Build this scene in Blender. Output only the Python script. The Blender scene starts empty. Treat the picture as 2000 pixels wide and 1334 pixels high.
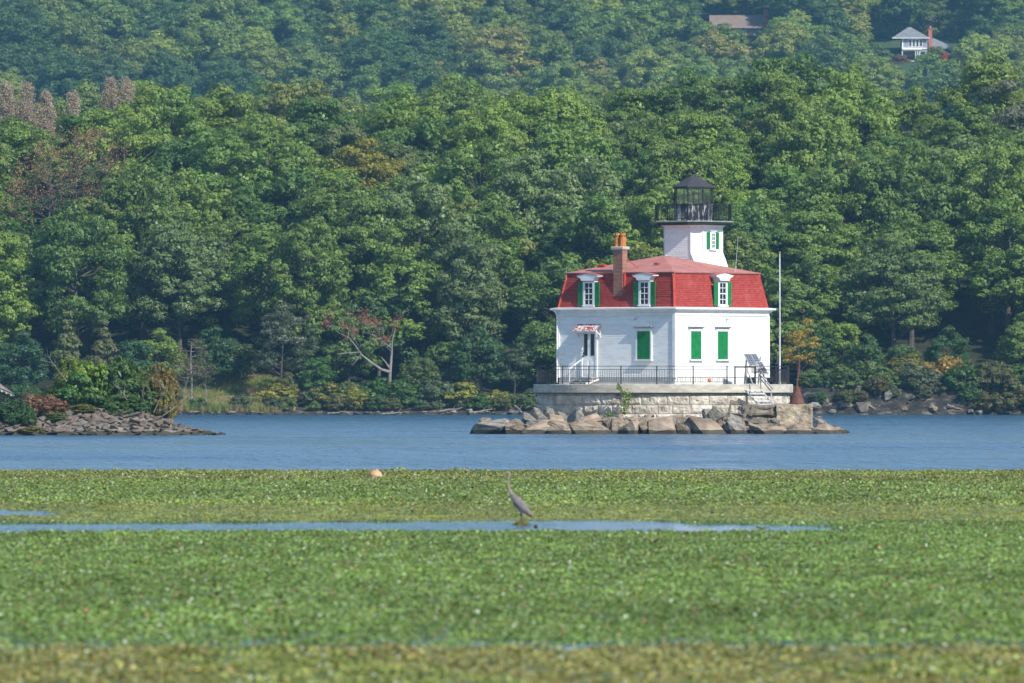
import bpy, bmesh, math, random
import numpy as np
from mathutils import Vector, Matrix, noise as mnoise

random.seed(7)
RNG = np.random.default_rng(7)
S = bpy.context.scene
COL = S.collection
R = math.radians

# ------------------------------------------------------------------ camera, sky, sun, exposure
F_PX = 16000.0          # focal length in photo pixels (photo 2000 px wide)
EYE = 3.0               # metres above the water
HY = 752.0              # horizon row in the photo
cam_d = bpy.data.cameras.new("camera")
cam_d.sensor_width = 36.0
cam_d.lens = 36.0 * F_PX / 2000.0
cam_d.clip_start = 1.0
cam_d.clip_end = 6000.0
cam_d.dof.use_dof = True
cam_d.dof.focus_distance = 512.0
cam_d.dof.aperture_fstop = 3.8
cam = bpy.data.objects.new("camera", cam_d)
COL.objects.link(cam)
cam.location = (0, 0, EYE)
cam.rotation_euler = (R(90) + math.atan((HY - 667.0) / F_PX), 0, 0)
S.camera = cam

SUN_DIR = Vector((0.653, -0.778, 0.80)).normalized()      # towards the sun
SUN_EL = math.asin(SUN_DIR.z)
SUN_AZ = math.atan2(SUN_DIR.x, SUN_DIR.y)
world = bpy.data.worlds.new("World")
S.world = world
world.use_nodes = True
wn = world.node_tree.nodes
sky = wn.new("ShaderNodeTexSky")
sky.sky_type = 'NISHITA'
sky.sun_disc = False
sky.sun_elevation = SUN_EL
sky.sun_rotation = SUN_AZ
sky.air_density = 1.0
sky.dust_density = 0.1
sky.ozone_density = 2.8
wn["Background"].inputs[1].default_value = 0.12
world.node_tree.links.new(sky.outputs[0], wn["Background"].inputs[0])

sun_d = bpy.data.lights.new("sun", 'SUN')
sun_d.energy = 4.4
sun_d.angle = R(0.53)
sun_d.color = (1.0, 0.95, 0.86)
sun = bpy.data.objects.new("sun", sun_d)
COL.objects.link(sun)
sun.location = (300, -300, 400)
sun.rotation_euler = (-SUN_DIR).to_track_quat('-Z', 'Y').to_euler()

S.view_settings.view_transform = 'Standard'
S.view_settings.look = 'None'
S.view_settings.exposure = 0.56
S.view_settings.gamma = 1.0
S.render.engine = 'CYCLES'
S.cycles.max_bounces = 6
S.cycles.diffuse_bounces = 3
S.cycles.glossy_bounces = 3
S.cycles.transmission_bounces = 3
S.cycles.transparent_max_bounces = 12
S.cycles.volume_bounces = 0
S.cycles.sample_clamp_indirect = 4.0
S.cycles.use_denoising = True

def PT(px, py, Y):
    """photo pixel at distance Y -> world point (used once, to survey where things stand)"""
    return Vector(((px - 1000.0) * Y / F_PX, Y, EYE + (HY - py) * Y / F_PX))

# ------------------------------------------------------------------ node helpers
def srgb(r, g, b):
    def f(c):
        c /= 255.0
        return c / 12.92 if c <= 0.04045 else ((c + 0.055) / 1.055) ** 2.4
    return (f(r), f(g), f(b))

class NT:
    def __init__(self, m):
        self.t = m.node_tree; self.n = self.t.nodes; self.l = self.t.links
    def new(self, typ, **kw):
        nd = self.n.new(typ)
        for k, v in kw.items(): setattr(nd, k, v)
        return nd
    def link(self, a, b): self.l.new(a, b)
    def val(self, sock, v):
        if hasattr(v, 'is_output') or isinstance(v, bpy.types.NodeSocket): self.link(v, sock)
        else: sock.default_value = v
    def math(self, op, a, b=None, clamp=False):
        nd = self.new("ShaderNodeMath", operation=op); nd.use_clamp = clamp
        self.val(nd.inputs[0], a)
        if b is not None: self.val(nd.inputs[1], b)
        return nd.outputs[0]
    def mix(self, fac, a, b, typ='MIX'):
        nd = self.new("ShaderNodeMix", data_type='RGBA', blend_type=typ)
        self.val(nd.inputs[0], fac)
        self.val(nd.inputs[6], a if not isinstance(a, tuple) else (*a[:3], 1))
        self.val(nd.inputs[7], b if not isinstance(b, tuple) else (*b[:3], 1))
        return nd.outputs[2]
    def ramp(self, fac, stops):
        nd = self.new("ShaderNodeValToRGB")
        el = nd.color_ramp.elements
        while len(el) < len(stops): el.new(0.5)
        for e, (p, c) in zip(el, stops):
            e.position = p; e.color = (*c[:3], 1) if len(c) >= 3 else (c[0],) * 3 + (1,)
        self.link(fac, nd.inputs[0])
        return nd.outputs[0]
    def coord(self, kind='Object', scale=(1, 1, 1), loc=(0, 0, 0)):
        tc = self.new("ShaderNodeTexCoord") if kind != 'World' else self.new("ShaderNodeNewGeometry")
        out = tc.outputs['Position'] if kind == 'World' else tc.outputs[kind]
        mp = self.new("ShaderNodeMapping")
        mp.inputs['Scale'].default_value = scale
        mp.inputs['Location'].default_value = loc
        self.link(out, mp.inputs[0])
        return mp.outputs[0]
    def noise(self, vec, scale, detail=4.0, rough=0.55, dist=0.0):
        nd = self.new("ShaderNodeTexNoise")
        nd.inputs['Scale'].default_value = scale
        nd.inputs['Detail'].default_value = detail
        nd.inputs['Roughness'].default_value = rough
        nd.inputs['Distortion'].default_value = dist
        self.link(vec, nd.inputs['Vector'])
        return nd.outputs[0]
    def bump(self, h, strength, dist):
        nd = self.new("ShaderNodeBump")
        nd.inputs['Strength'].default_value = strength
        nd.inputs['Distance'].default_value = dist
        self.link(h, nd.inputs['Height'])
        return nd.outputs[0]

MATS = {}
def mat(name, base=None, rough=0.8, spec=0.3, metal=0.0):
    m = bpy.data.materials.new(name); m.use_nodes = True
    MATS[name] = m
    b = m.node_tree.nodes["Principled BSDF"]
    b.inputs['Roughness'].default_value = rough
    b.inputs['Specular IOR Level'].default_value = spec
    b.inputs['Metallic'].default_value = metal
    if base: b.inputs['Base Color'].default_value = (*base, 1)
    return m, NT(m), b

def simple(name, c1, c2, scale=3.0, rough=0.8, bump=0.0, bscale=20.0, bdist=0.02, coord='Object', stretch=(1, 1, 1),
           spec=0.3, lo=0.35, hi=0.65, metal=0.0, c3=None, c3scale=1.0, c3lo=0.6, c3hi=0.7):
    m, t, b = mat(name, None, rough, spec, metal)
    v = t.coord(coord, stretch)
    n = t.noise(v, scale, 5.0, 0.6)
    c = t.ramp(n, [(lo, c1), (hi, c2)])
    if c3:
        n3 = t.noise(v, c3scale, 6.0, 0.7)
        f = t.ramp(n3, [(c3lo, (0, 0, 0)), (c3hi, (1, 1, 1))])
        c = t.mix(f, c, c3)
    t.link(c, b.inputs['Base Color'])
    if bump:
        n2 = t.noise(v, bscale, 6.0, 0.65)
        t.link(t.bump(n2, bump, bdist), b.inputs['Normal'])
    return m

def foliage(name, translucent=0.33, rough=0.45, spread=0.24, spec=0.30, instancer=False, odd=False):
    """leaf paint: colour comes from the object (or the instance), varied leaf by leaf and clump by clump"""
    m, t, b = mat(name, None, rough, spec)
    if instancer:
        a = t.new("ShaderNodeAttribute", attribute_type='INSTANCER', attribute_name='tint'); base = a.outputs['Color']
    else:
        oi = t.new("ShaderNodeObjectInfo"); base = oi.outputs['Color']
    g = t.new("ShaderNodeNewGeometry")
    rnd = g.outputs['Random Per Island']
    k = t.math('ADD', t.math('MULTIPLY', rnd, 2 * spread), 1 - spread)
    v = t.coord('Object')
    n = t.noise(v, 0.55, 2.0)
    k2 = t.math('ADD', t.math('MULTIPLY', n, 0.45), 0.90)
    kk = t.math('MULTIPLY', k, k2)
    sc = t.new("ShaderNodeVectorMath", operation='SCALE')
    t.link(base, sc.inputs[0]); t.link(kk, sc.inputs['Scale'])
    hs = t.new("ShaderNodeHueSaturation")
    r2 = t.math('FRACT', t.math('MULTIPLY', rnd, 7.31))
    t.link(t.math('ADD', t.math('MULTIPLY', r2, 0.03), 0.476), hs.inputs['Hue'])
    t.link(sc.outputs[0], hs.inputs['Color'])
    leafc = hs.outputs[0]
    if odd:     # pale leaves paint in sun glints; the odd reddish or dark leaf besides
        r3 = t.math('FRACT', t.math('MULTIPLY', rnd, 23.7))
        leafc = t.mix(t.math('GREATER_THAN', r3, 0.978), leafc, (0.46, 0.52, 0.38))
        leafc = t.mix(t.math('LESS_THAN', r3, 0.020), leafc, (0.36, 0.18, 0.10))
        r4 = t.math('FRACT', t.math('MULTIPLY', rnd, 51.3))
        leafc = t.mix(t.math('LESS_THAN', r4, 0.14), leafc, (0.05, 0.085, 0.02))
    t.link(leafc, b.inputs['Base Color'])
    tr = t.new("ShaderNodeBsdfTranslucent")
    c2 = t.mix(1.0, leafc, (1.25, 1.2, 0.5), 'MULTIPLY')
    t.link(c2, tr.inputs['Color'])
    mx = t.new("ShaderNodeMixShader"); mx.inputs[0].default_value = translucent
    t.link(b.outputs[0], mx.inputs[1]); t.link(tr.outputs[0], mx.inputs[2])
    t.link(mx.outputs[0], m.node_tree.nodes["Material Output"].inputs[0])
    return m

# ------------------------------------------------------------------ object helpers
def tag(o, label=None, cat=None, group=None, kind=None):
    if label: o['label'] = label
    if cat: o['category'] = cat
    if group: o['group'] = group
    if kind: o['kind'] = kind
    return o

def empty(name, loc=(0, 0, 0), rz=0.0, label=None, cat=None, group=None):
    o = bpy.data.objects.new(name, None)
    o.empty_display_size = 0.3
    COL.objects.link(o)
    o.location = loc; o.rotation_euler = (0, 0, rz)
    return tag(o, label, cat, group)

def link_mesh(name, verts, faces, mats, parent=None, smooth=False, mi=None, loc=None):
    me = bpy.data.meshes.new(name)
    me.from_pydata([tuple(v) for v in verts], [], [tuple(f) for f in faces])
    for m in (mats if isinstance(mats, (list, tuple)) else [mats]): me.materials.append(m)
    if mi is not None: me.polygons.foreach_set('material_index', np.array(mi, dtype=np.int32))
    if smooth: me.polygons.foreach_set('use_smooth', np.ones(len(me.polygons), dtype=bool))
    me.update()
    o = bpy.data.objects.new(name, me)
    COL.objects.link(o)
    if parent: o.parent = parent
    if loc is not None: o.location = loc
    return o

class MB:
    """collects shapes into one mesh; T maps builder coordinates to mesh coordinates"""
    def __init__(self, T=None):
        self.v = []; self.f = []; self.mi = []; self.T = T; self.m = 0
    def add(self, vs, fs):
        k = len(self.v)
        for p in vs:
            p = Vector(p)
            self.v.append(self.T(p) if self.T else p)
        for f in fs:
            self.f.append([i + k for i in f]); self.mi.append(self.m)
    def box(self, c, s, rot=None):
        c = Vector(c); hx, hy, hz = s[0] / 2, s[1] / 2, s[2] / 2
        vs = [Vector((x, y, z)) for z in (-hz, hz) for y in (-hy, hy) for x in (-hx, hx)]
        if rot is not None: vs = [rot @ v for v in vs]
        self.add([c + v for v in vs], [(0, 2, 3, 1), (4, 5, 7, 6), (0, 1, 5, 4), (2, 6, 7, 3), (0, 4, 6, 2), (1, 3, 7, 5)])
    def tube(self, p0, p1, r0, r1=None, n=8, cap=True):
        p0 = Vector(p0); p1 = Vector(p1); r1 = r0 if r1 is None else r1
        d = (p1 - p0).normalized()
        a = d.orthogonal().normalized(); b = d.cross(a)
        vs = []
        for p, r in ((p0, r0), (p1, r1)):
            for i in range(n):
                t = 2 * math.pi * i / n
                vs.append(p + a * (r * math.cos(t)) + b * (r * math.sin(t)))
        fs = [(i, (i + 1) % n, n + (i + 1) % n, n + i) for i in range(n)]
        if cap: fs += [tuple(range(n))[::-1], tuple(range(n, 2 * n))]
        self.add(vs, fs)
    def beam(self, p0, p1, w, h):
        """square-section bar between two points"""
        p0 = Vector(p0); p1 = Vector(p1); d = (p1 - p0)
        L = d.length; q = d.to_track_quat('X', 'Z').to_matrix()
        self.box((p0 + p1) / 2, (L, w, h), q)
    def path(self, pts, rads, n=7):
        pts = [Vector(p) for p in pts]
        vs = []; up = Vector((0.3, 0.1, 0.95))
        for i, p in enumerate(pts):
            d = (pts[min(i + 1, len(pts) - 1)] - pts[max(i - 1, 0)]).normalized()
            a = d.cross(up)
            if a.length < 0.2: a = d.cross(Vector((1, 0, 0)))
            a.normalize(); b = d.cross(a)
            for k in range(n):
                t = 2 * math.pi * k / n
                vs.append(p + (a * math.cos(t) + b * math.sin(t)) * rads[i])
        fs = []
        for i in range(len(pts) - 1):
            for k in range(n):
                fs.append((i * n + k, i * n + (k + 1) % n, (i + 1) * n + (k + 1) % n, (i + 1) * n + k))
        fs.append(tuple(range(n))[::-1]); fs.append(tuple(range((len(pts) - 1) * n, len(pts) * n)))
        self.add(vs, fs)
    def prism(self, pts, axis_vec):
        n = len(pts); a = Vector(axis_vec)
        vs = [Vector(p) for p in pts] + [Vector(p) + a for p in pts]
        fs = [tuple(range(n))[::-1], tuple(range(n, 2 * n))] + [(i, (i + 1) % n, n + (i + 1) % n, n + i) for i in range(n)]
        self.add(vs, fs)
    def lathe(self, c, prof, n=24, cap=True):
        c = Vector(c); vs = []
        for r, z in prof:
            for k in range(n):
                t = 2 * math.pi * k / n
                vs.append(c + Vector((r * math.cos(t), r * math.sin(t), z)))
        fs = []
        for i in range(len(prof) - 1):
            for k in range(n):
                fs.append((i * n + k, i * n + (k + 1) % n, (i + 1) * n + (k + 1) % n, (i + 1) * n + k))
        if cap:
            fs.append(tuple(range(n))[::-1]); fs.append(tuple(range((len(prof) - 1) * n, len(prof) * n)))
        self.add(vs, fs)
    def loft(self, polys, cap=True):
        """polys: list of equal-length lists of 3D points"""
        n = len(polys[0]); vs = [p for q in polys for p in q]; fs = []
        for i in range(len(polys) - 1):
            for k in range(n):
                fs.append((i * n + k, i * n + (k + 1) % n, (i + 1) * n + (k + 1) % n, (i + 1) * n + k))
        if cap:
            fs.append(tuple(range(n))[::-1]); fs.append(tuple(range((len(polys) - 1) * n, len(polys) * n)))
        self.add(vs, fs)
    def lap(self, bl, br, tr, tl, step, thick, wob=0.0):
        """lapped boards or shingle courses over a quad; each course stands proud at its lower edge"""
        bl, br, tr, tl = map(Vector, (bl, br, tr, tl))
        nrm = (br - bl).cross(tl - bl).normalized()
        n = max(1, round(((tl - bl).length + (tr - br).length) / 2 / step))
        for i in range(n):
            a, c = i / n, (i + 1) / n
            o = nrm * (thick * (1 + random.uniform(-wob, wob)))
            p0 = bl.lerp(tl, a); p1 = br.lerp(tr, a); p2 = br.lerp(tr, c); p3 = bl.lerp(tl, c)
            self.add([p0 + o, p1 + o, p2 + nrm * .001, p3 + nrm * .001, p0, p1],
                     [(0, 1, 2, 3), (4, 5, 1, 0)])
    def build(self, name, m, parent=None, smooth=False, loc=None):
        return link_mesh(name, self.v, self.f, m, parent, smooth, self.mi if isinstance(m, (list, tuple)) else None, loc)

def offset_poly(pts, o):
    """grow a convex counter-clockwise polygon by o"""
    n = len(pts); out = []
    for i in range(n):
        p0 = Vector(pts[i - 1]); p1 = Vector(pts[i]); p2 = Vector(pts[(i + 1) % n])
        d1 = (p1 - p0).normalized(); d2 = (p2 - p1).normalized()
        n1 = Vector((d1.y, -d1.x)); n2 = Vector((d2.y, -d2.x))
        k = 1 + n1.dot(n2)
        out.append(p1 + (n1 + n2) * (o / k))
    return out

def at_z(poly, z): return [Vector((p[0], p[1], z)) for p in poly]
def square(h): return [(-h, -h), (h, -h), (h, h), (-h, h)]
def octo(L, c, cx=0, cy=0):
    H = L / 2 + c / math.sqrt(2); l = L / 2
    return [(cx + x, cy + y) for x, y in ((-l, -H), (l, -H), (H, -l), (H, l), (l, H), (-l, H), (-H, l), (-H, -l))]

def copy_tree(o, parent=None):
    c = o.copy(); COL.objects.link(c)
    if parent: c.parent = parent
    for ch in list(o.children): copy_tree(ch, c)
    return c
# ------------------------------------------------------------------ materials of the lighthouse and pier
M_white = simple('white_clapboard', (0.70, 0.70, 0.68), (0.84, 0.84, 0.83), 1.6, 0.65, 0.15, 14, 0.01, stretch=(1, 1, 5), c3=(0.52, 0.49, 0.43), c3scale=1.1, c3lo=.64, c3hi=.82)
M_trim = simple('white_trim', (0.66, 0.67, 0.67), (0.80, 0.80, 0.79), 2.0, 0.6, 0.1, 20, 0.01)
M_skirt = simple('skirt_boards', (0.48, 0.48, 0.46), (0.62, 0.62, 0.60), 2.0, 0.8)
M_green = simple('green_shutter_paint', (0.004, 0.155, 0.038), (0.006, 0.21, 0.052), 2.5, 0.5, 0.1, 30, 0.005)
M_dark = simple('dark_glass', (0.006, 0.009, 0.014), (0.015, 0.022, 0.032), 1.2, 0.22, spec=0.25)
M_black = simple('black_ironwork', (0.010, 0.011, 0.014), (0.03, 0.03, 0.034), 6, 0.55)
M_concrete = simple('deck_concrete', (0.34, 0.315, 0.26), (0.54, 0.50, 0.42), 1.4, 0.9, 0.4, 12, 0.02, stretch=(1, 1, 3),
                    c3=(0.16, 0.12, 0.08), c3scale=1.1, c3lo=.62, c3hi=.74)
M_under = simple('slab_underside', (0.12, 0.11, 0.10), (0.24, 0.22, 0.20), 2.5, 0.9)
M_gran = simple('pier_granite', (0.31, 0.28, 0.23), (0.64, 0.59, 0.51), 1.5, 0.9, 0.8, 9, 0.06,
                c3=(0.20, 0.14, 0.09), c3scale=1.2, c3lo=.55, c3hi=.74)
M_block = simple('rough_concrete', (0.27, 0.21, 0.14), (0.52, 0.44, 0.33), 1.6, 0.95, 1.0, 6, 0.12,
                 c3=(0.09, 0.07, 0.04), c3scale=0.9, c3lo=.5, c3hi=.66)
M_rust = simple('rusted_iron', (0.085, 0.036, 0.026), (0.15, 0.065, 0.042), 3, 0.85, 0.3, 25, 0.01)
M_timber = simple('weathered_timber', (0.09, 0.075, 0.055), (0.23, 0.20, 0.16), 2.5, 0.95, 0.6, 10, 0.03, stretch=(1, 1, 1))
M_greywood = simple('grey_painted_wood', (0.32, 0.31, 0.29), (0.48, 0.47, 0.45), 4, 0.8)
M_steps = simple('white_step_paint', (0.50, 0.50, 0.50), (0.66, 0.66, 0.66), 4, 0.7)
M_pole = simple('pale_pole_paint', (0.36, 0.36, 0.39), (0.50, 0.50, 0.52), 3, 0.4)
M_terra = simple('orange_terracotta', (0.42, 0.13, 0.035), (0.58, 0.21, 0.06), 6, 0.85, 0.2, 30, 0.01)
M_stonecap = simple('chimney_stone', (0.38, 0.35, 0.28), (0.52, 0.49, 0.42), 5, 0.9)
M_redtrim = simple('red_roof_trim', (0.36, 0.035, 0.022), (0.46, 0.055, 0.035), 3, 0.75)
M_roofflat = simple('faded_red_roofing', (0.34, 0.135, 0.115), (0.44, 0.19, 0.165), 0.8, 0.85, 0.2, 8, 0.02, c3=(0.27, 0.075, 0.065), c3scale=1.4)
M_verdi = simple('weathered_green_copper', (0.16, 0.20, 0.14), (0.28, 0.32, 0.24), 4, 0.8)

def shingle_mat():
    m, t, b = mat('red_shingles', None, 0.75)
    tc = t.new("ShaderNodeTexCoord")
    sp = t.new("ShaderNodeSeparateXYZ"); t.link(tc.outputs['Object'], sp.inputs[0])
    u = t.math('ADD', sp.outputs[0], sp.outputs[1])
    cb = t.new("ShaderNodeCombineXYZ"); t.link(u, cb.inputs[0]); t.link(sp.outputs[2], cb.inputs[1])
    br = t.new("ShaderNodeTexBrick")
    br.inputs['Scale'].default_value = 1.0
    br.inputs['Brick Width'].default_value = 0.19
    br.inputs['Row Height'].default_value = 0.1175
    br.inputs['Mortar Size'].default_value = 0.006
    br.inputs['Color1'].default_value = (0.36, 0.056, 0.040, 1)
    br.inputs['Color2'].default_value = (0.27, 0.032, 0.026, 1)
    br.inputs['Mortar'].default_value = (0.12, 0.010, 0.012, 1)
    t.link(cb.outputs[0], br.inputs['Vector'])
    n = t.noise(t.coord('Object'), 0.9, 6, 0.7)
    f = t.ramp(n, [(0.55, (0, 0, 0)), (0.75, (1, 1, 1))])
    c = t.mix(t.math('MULTIPLY', f, 0.5), br.outputs[0], (0.44, 0.13, 0.10))
    n2 = t.noise(t.coord('Object', (3, 3, .6)), 1.4, 6, 0.7)
    f2 = t.ramp(n2, [(0.6, (0, 0, 0)), (0.8, (1, 1, 1))])
    c = t.mix(t.math('MULTIPLY', f2, 0.6), c, (0.16, 0.015, 0.015))
    t.link(c, b.inputs['Base Color'])
    return m
M_shingle = shingle_mat()

def brick_mat(name='chimney_brick', sc=1.0):
    m, t, b = mat(name, None, 0.9)
    tc = t.new("ShaderNodeTexCoord")
    sp = t.new("ShaderNodeSeparateXYZ"); t.link(tc.outputs['Object'], sp.inputs[0])
    u = t.math('ADD', sp.outputs[0], sp.outputs[1])
    cb = t.new("ShaderNodeCombineXYZ"); t.link(u, cb.inputs[0]); t.link(sp.outputs[2], cb.inputs[1])
    br = t.new("ShaderNodeTexBrick")
    br.inputs['Scale'].default_value = sc
    br.inputs['Brick Width'].default_value = 0.22
    br.inputs['Row Height'].default_value = 0.085
    br.inputs['Mortar Size'].default_value = 0.012
    br.inputs['Color1'].default_value = (0.30, 0.085, 0.045, 1)
    br.inputs['Color2'].default_value = (0.13, 0.035, 0.025, 1)
    br.inputs['Mortar'].default_value = (0.36, 0.27, 0.20, 1)
    t.link(cb.outputs[0], br.inputs['Vector'])
    n = t.noise(t.coord('Object'), 2.0, 5, 0.7)
    f = t.ramp(n, [(0.5, (0, 0, 0)), (0.75, (1, 1, 1))])
    c = t.mix(t.math('MULTIPLY', f, 0.5), br.outputs[0], (0.10, 0.03, 0.02))
    t.link(c, b.inputs['Base Color'])
    return m
M_brick = brick_mat()

def peel_mat(name, under, over, sx, lo=0.5, hi=0.54, scale=2.0):
    m, t, b = mat(name, None, 0.75)
    n = t.noise(t.coord('Object', sx), scale, 6, 0.7)
    f = t.ramp(n, [(lo, (0, 0, 0)), (hi, (1, 1, 1))])
    t.link(t.mix(f, over, under), b.inputs['Base Color'])
    return m
M_parapet = peel_mat('peeling_black_paint', (0.42, 0.42, 0.44), (0.018, 0.02, 0.03), (1, 1, .22), .49, .62, 5.5)
M_cowl = peel_mat('sooty_lantern_roof', (0.13, 0.06, 0.04), (0.045, 0.043, 0.05), (1, 1, .4), .6, .75, 3)
M_canopy = peel_mat('peeling_red_shingles', (0.62, 0.60, 0.58), (0.33, 0.04, 0.03), (1, 1, 1), .47, .52, 6)

m, t, b = mat('lantern_glass', (0.75, 0.8, 0.8), 0.05, 0.5)
tr = t.new("ShaderNodeBsdfTransparent"); tr.inputs[0].default_value = (0.62, 0.74, 0.74, 1)
gl = t.new("ShaderNodeBsdfGlossy"); gl.inputs['Roughness'].default_value = 0.05
mx = t.new("ShaderNodeMixShader"); mx.inputs[0].default_value = 0.05
t.link(tr.outputs[0], mx.inputs[1]); t.link(gl.outputs[0], mx.inputs[2])
t.link(mx.outputs[0], m.node_tree.nodes["Material Output"].inputs[0])
M_glass = m

m, t, b = mat('solar_cells', None, 0.25, 0.5)
w = t.new("ShaderNodeTexBrick"); w.offset = 0.0
w.inputs['Scale'].default_value = 1.0
w.inputs['Brick Width'].default_value = 0.16; w.inputs['Row Height'].default_value = 0.16
w.inputs['Mortar Size'].default_value = 0.012
w.inputs['Color1'].default_value = (0.035, 0.04, 0.07, 1); w.inputs['Color2'].default_value = (0.05, 0.055, 0.09, 1)
w.inputs['Mortar'].default_value = (0.35, 0.36, 0.38, 1)
t.link(t.coord('Object'), w.inputs['Vector']); t.link(w.outputs[0], b.inputs['Base Color'])
M_solar = m

# ------------------------------------------------------------------ the lighthouse keeper's house
HX, HYY, DECK = 9.57, 518.65, 3.05
h = 4.725
RZ = math.atan2(-0.64, 0.768)
LH = empty('lighthouse', (HX, HYY, DECK), RZ,
           'white clapboard lighthouse with red mansard roof and black lantern on a stone pier', 'lighthouse')
def TL(p): return Vector((p[0], -h - p[1], p[2]))      # left-hand wall: (along, outward, up)
def TR(p): return Vector((h + p[1], p[0], p[2]))       # right-hand wall
def TB(p): return Vector((-p[0], h + p[1], p[2]))
def TW(p): return Vector((-h - p[1], -p[0], p[2]))

w = MB()
w.loft([at_z(square(h - .05), 0.0), at_z(square(h - .05), 0.46)], cap=False)
w.build('foundation_skirt', M_skirt, LH)
w = MB()
for T in (TL, TR, TB, TW):
    w.T = None
    a, b_, c, d = T((-h, 0, .46)), T((h, 0, .46)), T((h, 0, 4.42)), T((-h, 0, 4.42))
    w.lap(a, b_, c, d, 0.115, 0.012)
w.loft([at_z(square(h - .01), .455), at_z(square(h - .01), 4.45)])
w.build('clapboard_wall', M_white, LH)
for sx, sy in ((1, -1), (-1, -1), (1, 1), (-1, 1)):
    w = MB(); w.box((sx * (h - .035), sy * (h - .035), 2.37), (.23, .23, 3.9)); w.build('corner_board', M_trim, LH)
w = MB()
sq = square(h)
w.loft([at_z(offset_poly(sq, o), z) for o, z in ((.03, 4.30), (.06, 4.30), (.06, 4.50), (.14, 4.52), (.20, 4.60), (.33, 4.68), (.37, 4.70), (.37, 4.80), (.02, 4.84), (.0, 4.84))], cap=False)
w.build('cornice', M_trim, LH)
# small vents / fixtures under the eaves
for T, s in ((TL, 1.6), (TR, .45)):
    w = MB(T); w.tube((s, .05, 4.18), (s, .16, 4.06), .03, .06, 8); w.build('eave_lamp', M_pole, LH)
w = MB(TL); w.path([(-h + .02, .34, 4.62), (-h + .02, .12, 4.35), (-h + .02, .12, 4.1), (-h + .02, .12, .1)], [.045] * 4, 8)
w.build('downspout', M_trim, LH)

w = MB()
ht = h - .42
for T in (TL, TR, TB, TW):
    w.lap(T((-h, -.02, 4.84)), T((h, -.02, 4.84)), T((ht, ht - h, 7.0)), T((-ht, ht - h, 7.0)), .118, .02, .35)
w.loft([at_z(square(h - .05), 4.83), at_z(square(ht - .03), 7.0)])
w.build('mansard_roof', M_shingle, LH)
for sx, sy in ((1, -1), (-1, -1), (1, 1), (-1, 1)):
    w = MB(); w.beam((sx * (h - .03), sy * (h - .03), 4.84), (sx * (ht - .02), sy * (ht - .02), 6.98), .15, .15)
    w.build('roof_corner_trim', M_redtrim, LH)
w = MB()
w.loft([at_z(square(ht + .10), 6.97), at_z(square(ht + .13), 7.04), at_z(square(.02), 8.15)])
w.build('low_hipped_roof', M_roofflat, LH)
w = MB(); w.box((-2.6, -2.9, 7.50), (.5, .35, .12)); w.build('roof_vent', M_redtrim, LH)
w = MB(); w.box((1.6, -2.6, 7.6), (.34, .22, .10)); w.build('roof_vent', M_redtrim, LH)
for sx, sy in ((1, -1), (-1, -1)):
    w = MB(); w.tube((sx * ht, sy * (ht + .1), 6.6), (sx * ht, sy * (ht + .1), 7.45), .012, .006, 5); w.build('lightning_rod', M_pole, LH)

def sash(parent, T, s, z0, z1, wd, out, cols, rows):
    g = MB(T); g.box((s, out, (z0 + z1) / 2), (wd, .02, z1 - z0)); pane = g.build('pane', M_dark, parent)
    b = MB(T); fw = .05
    b.box((s, out + .02, z0 + fw / 2), (wd, .04, fw)); b.box((s, out + .02, z1 - fw / 2), (wd, .04, fw))
    for x in (-wd / 2 + fw / 2, wd / 2 - fw / 2): b.box((s + x, out + .02, (z0 + z1) / 2), (fw, .04, z1 - z0 - 2 * fw))
    for i in range(1, cols): b.box((s - wd / 2 + wd * i / cols, out + .016, (z0 + z1) / 2), (.035, .024, z1 - z0 - 2 * fw))
    for i in range(1, rows):
        b.box((s, out + .019, z0 + (z1 - z0) * i / rows), (wd - 2 * fw, .028, .035 if i != rows // 2 else .06))
    b.build('glazing_bars', M_trim, parent)

def shutter(parent, T, s, z0, z1, wd, out, th=.04):
    b = MB(T); fr = .06
    b.box((s, out, (z0 + z1) / 2), (wd - 2 * fr, th * .4, z1 - z0 - .02))
    for x in (-1, 1): b.box((s + x * (wd - fr) / 2, out, (z0 + z1) / 2), (fr, th, z1 - z0))
    for z in (z0 + .05, (z0 + z1) / 2, z1 - .05): b.box((s, out, z), (wd - 2 * fr, th * .96, .1))
    n = int((z1 - z0) / .075)
    for i in range(1, n):
        z = z0 + (z1 - z0) * i / n
        if abs(z - (z0 + z1) / 2) > .07:
            b.box((s, out + .004, z), (wd - 2 * fr, .02, .035), Matrix.Rotation(R(35), 3, 'X'))
    return b.build('shutter', M_green, parent)

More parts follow.
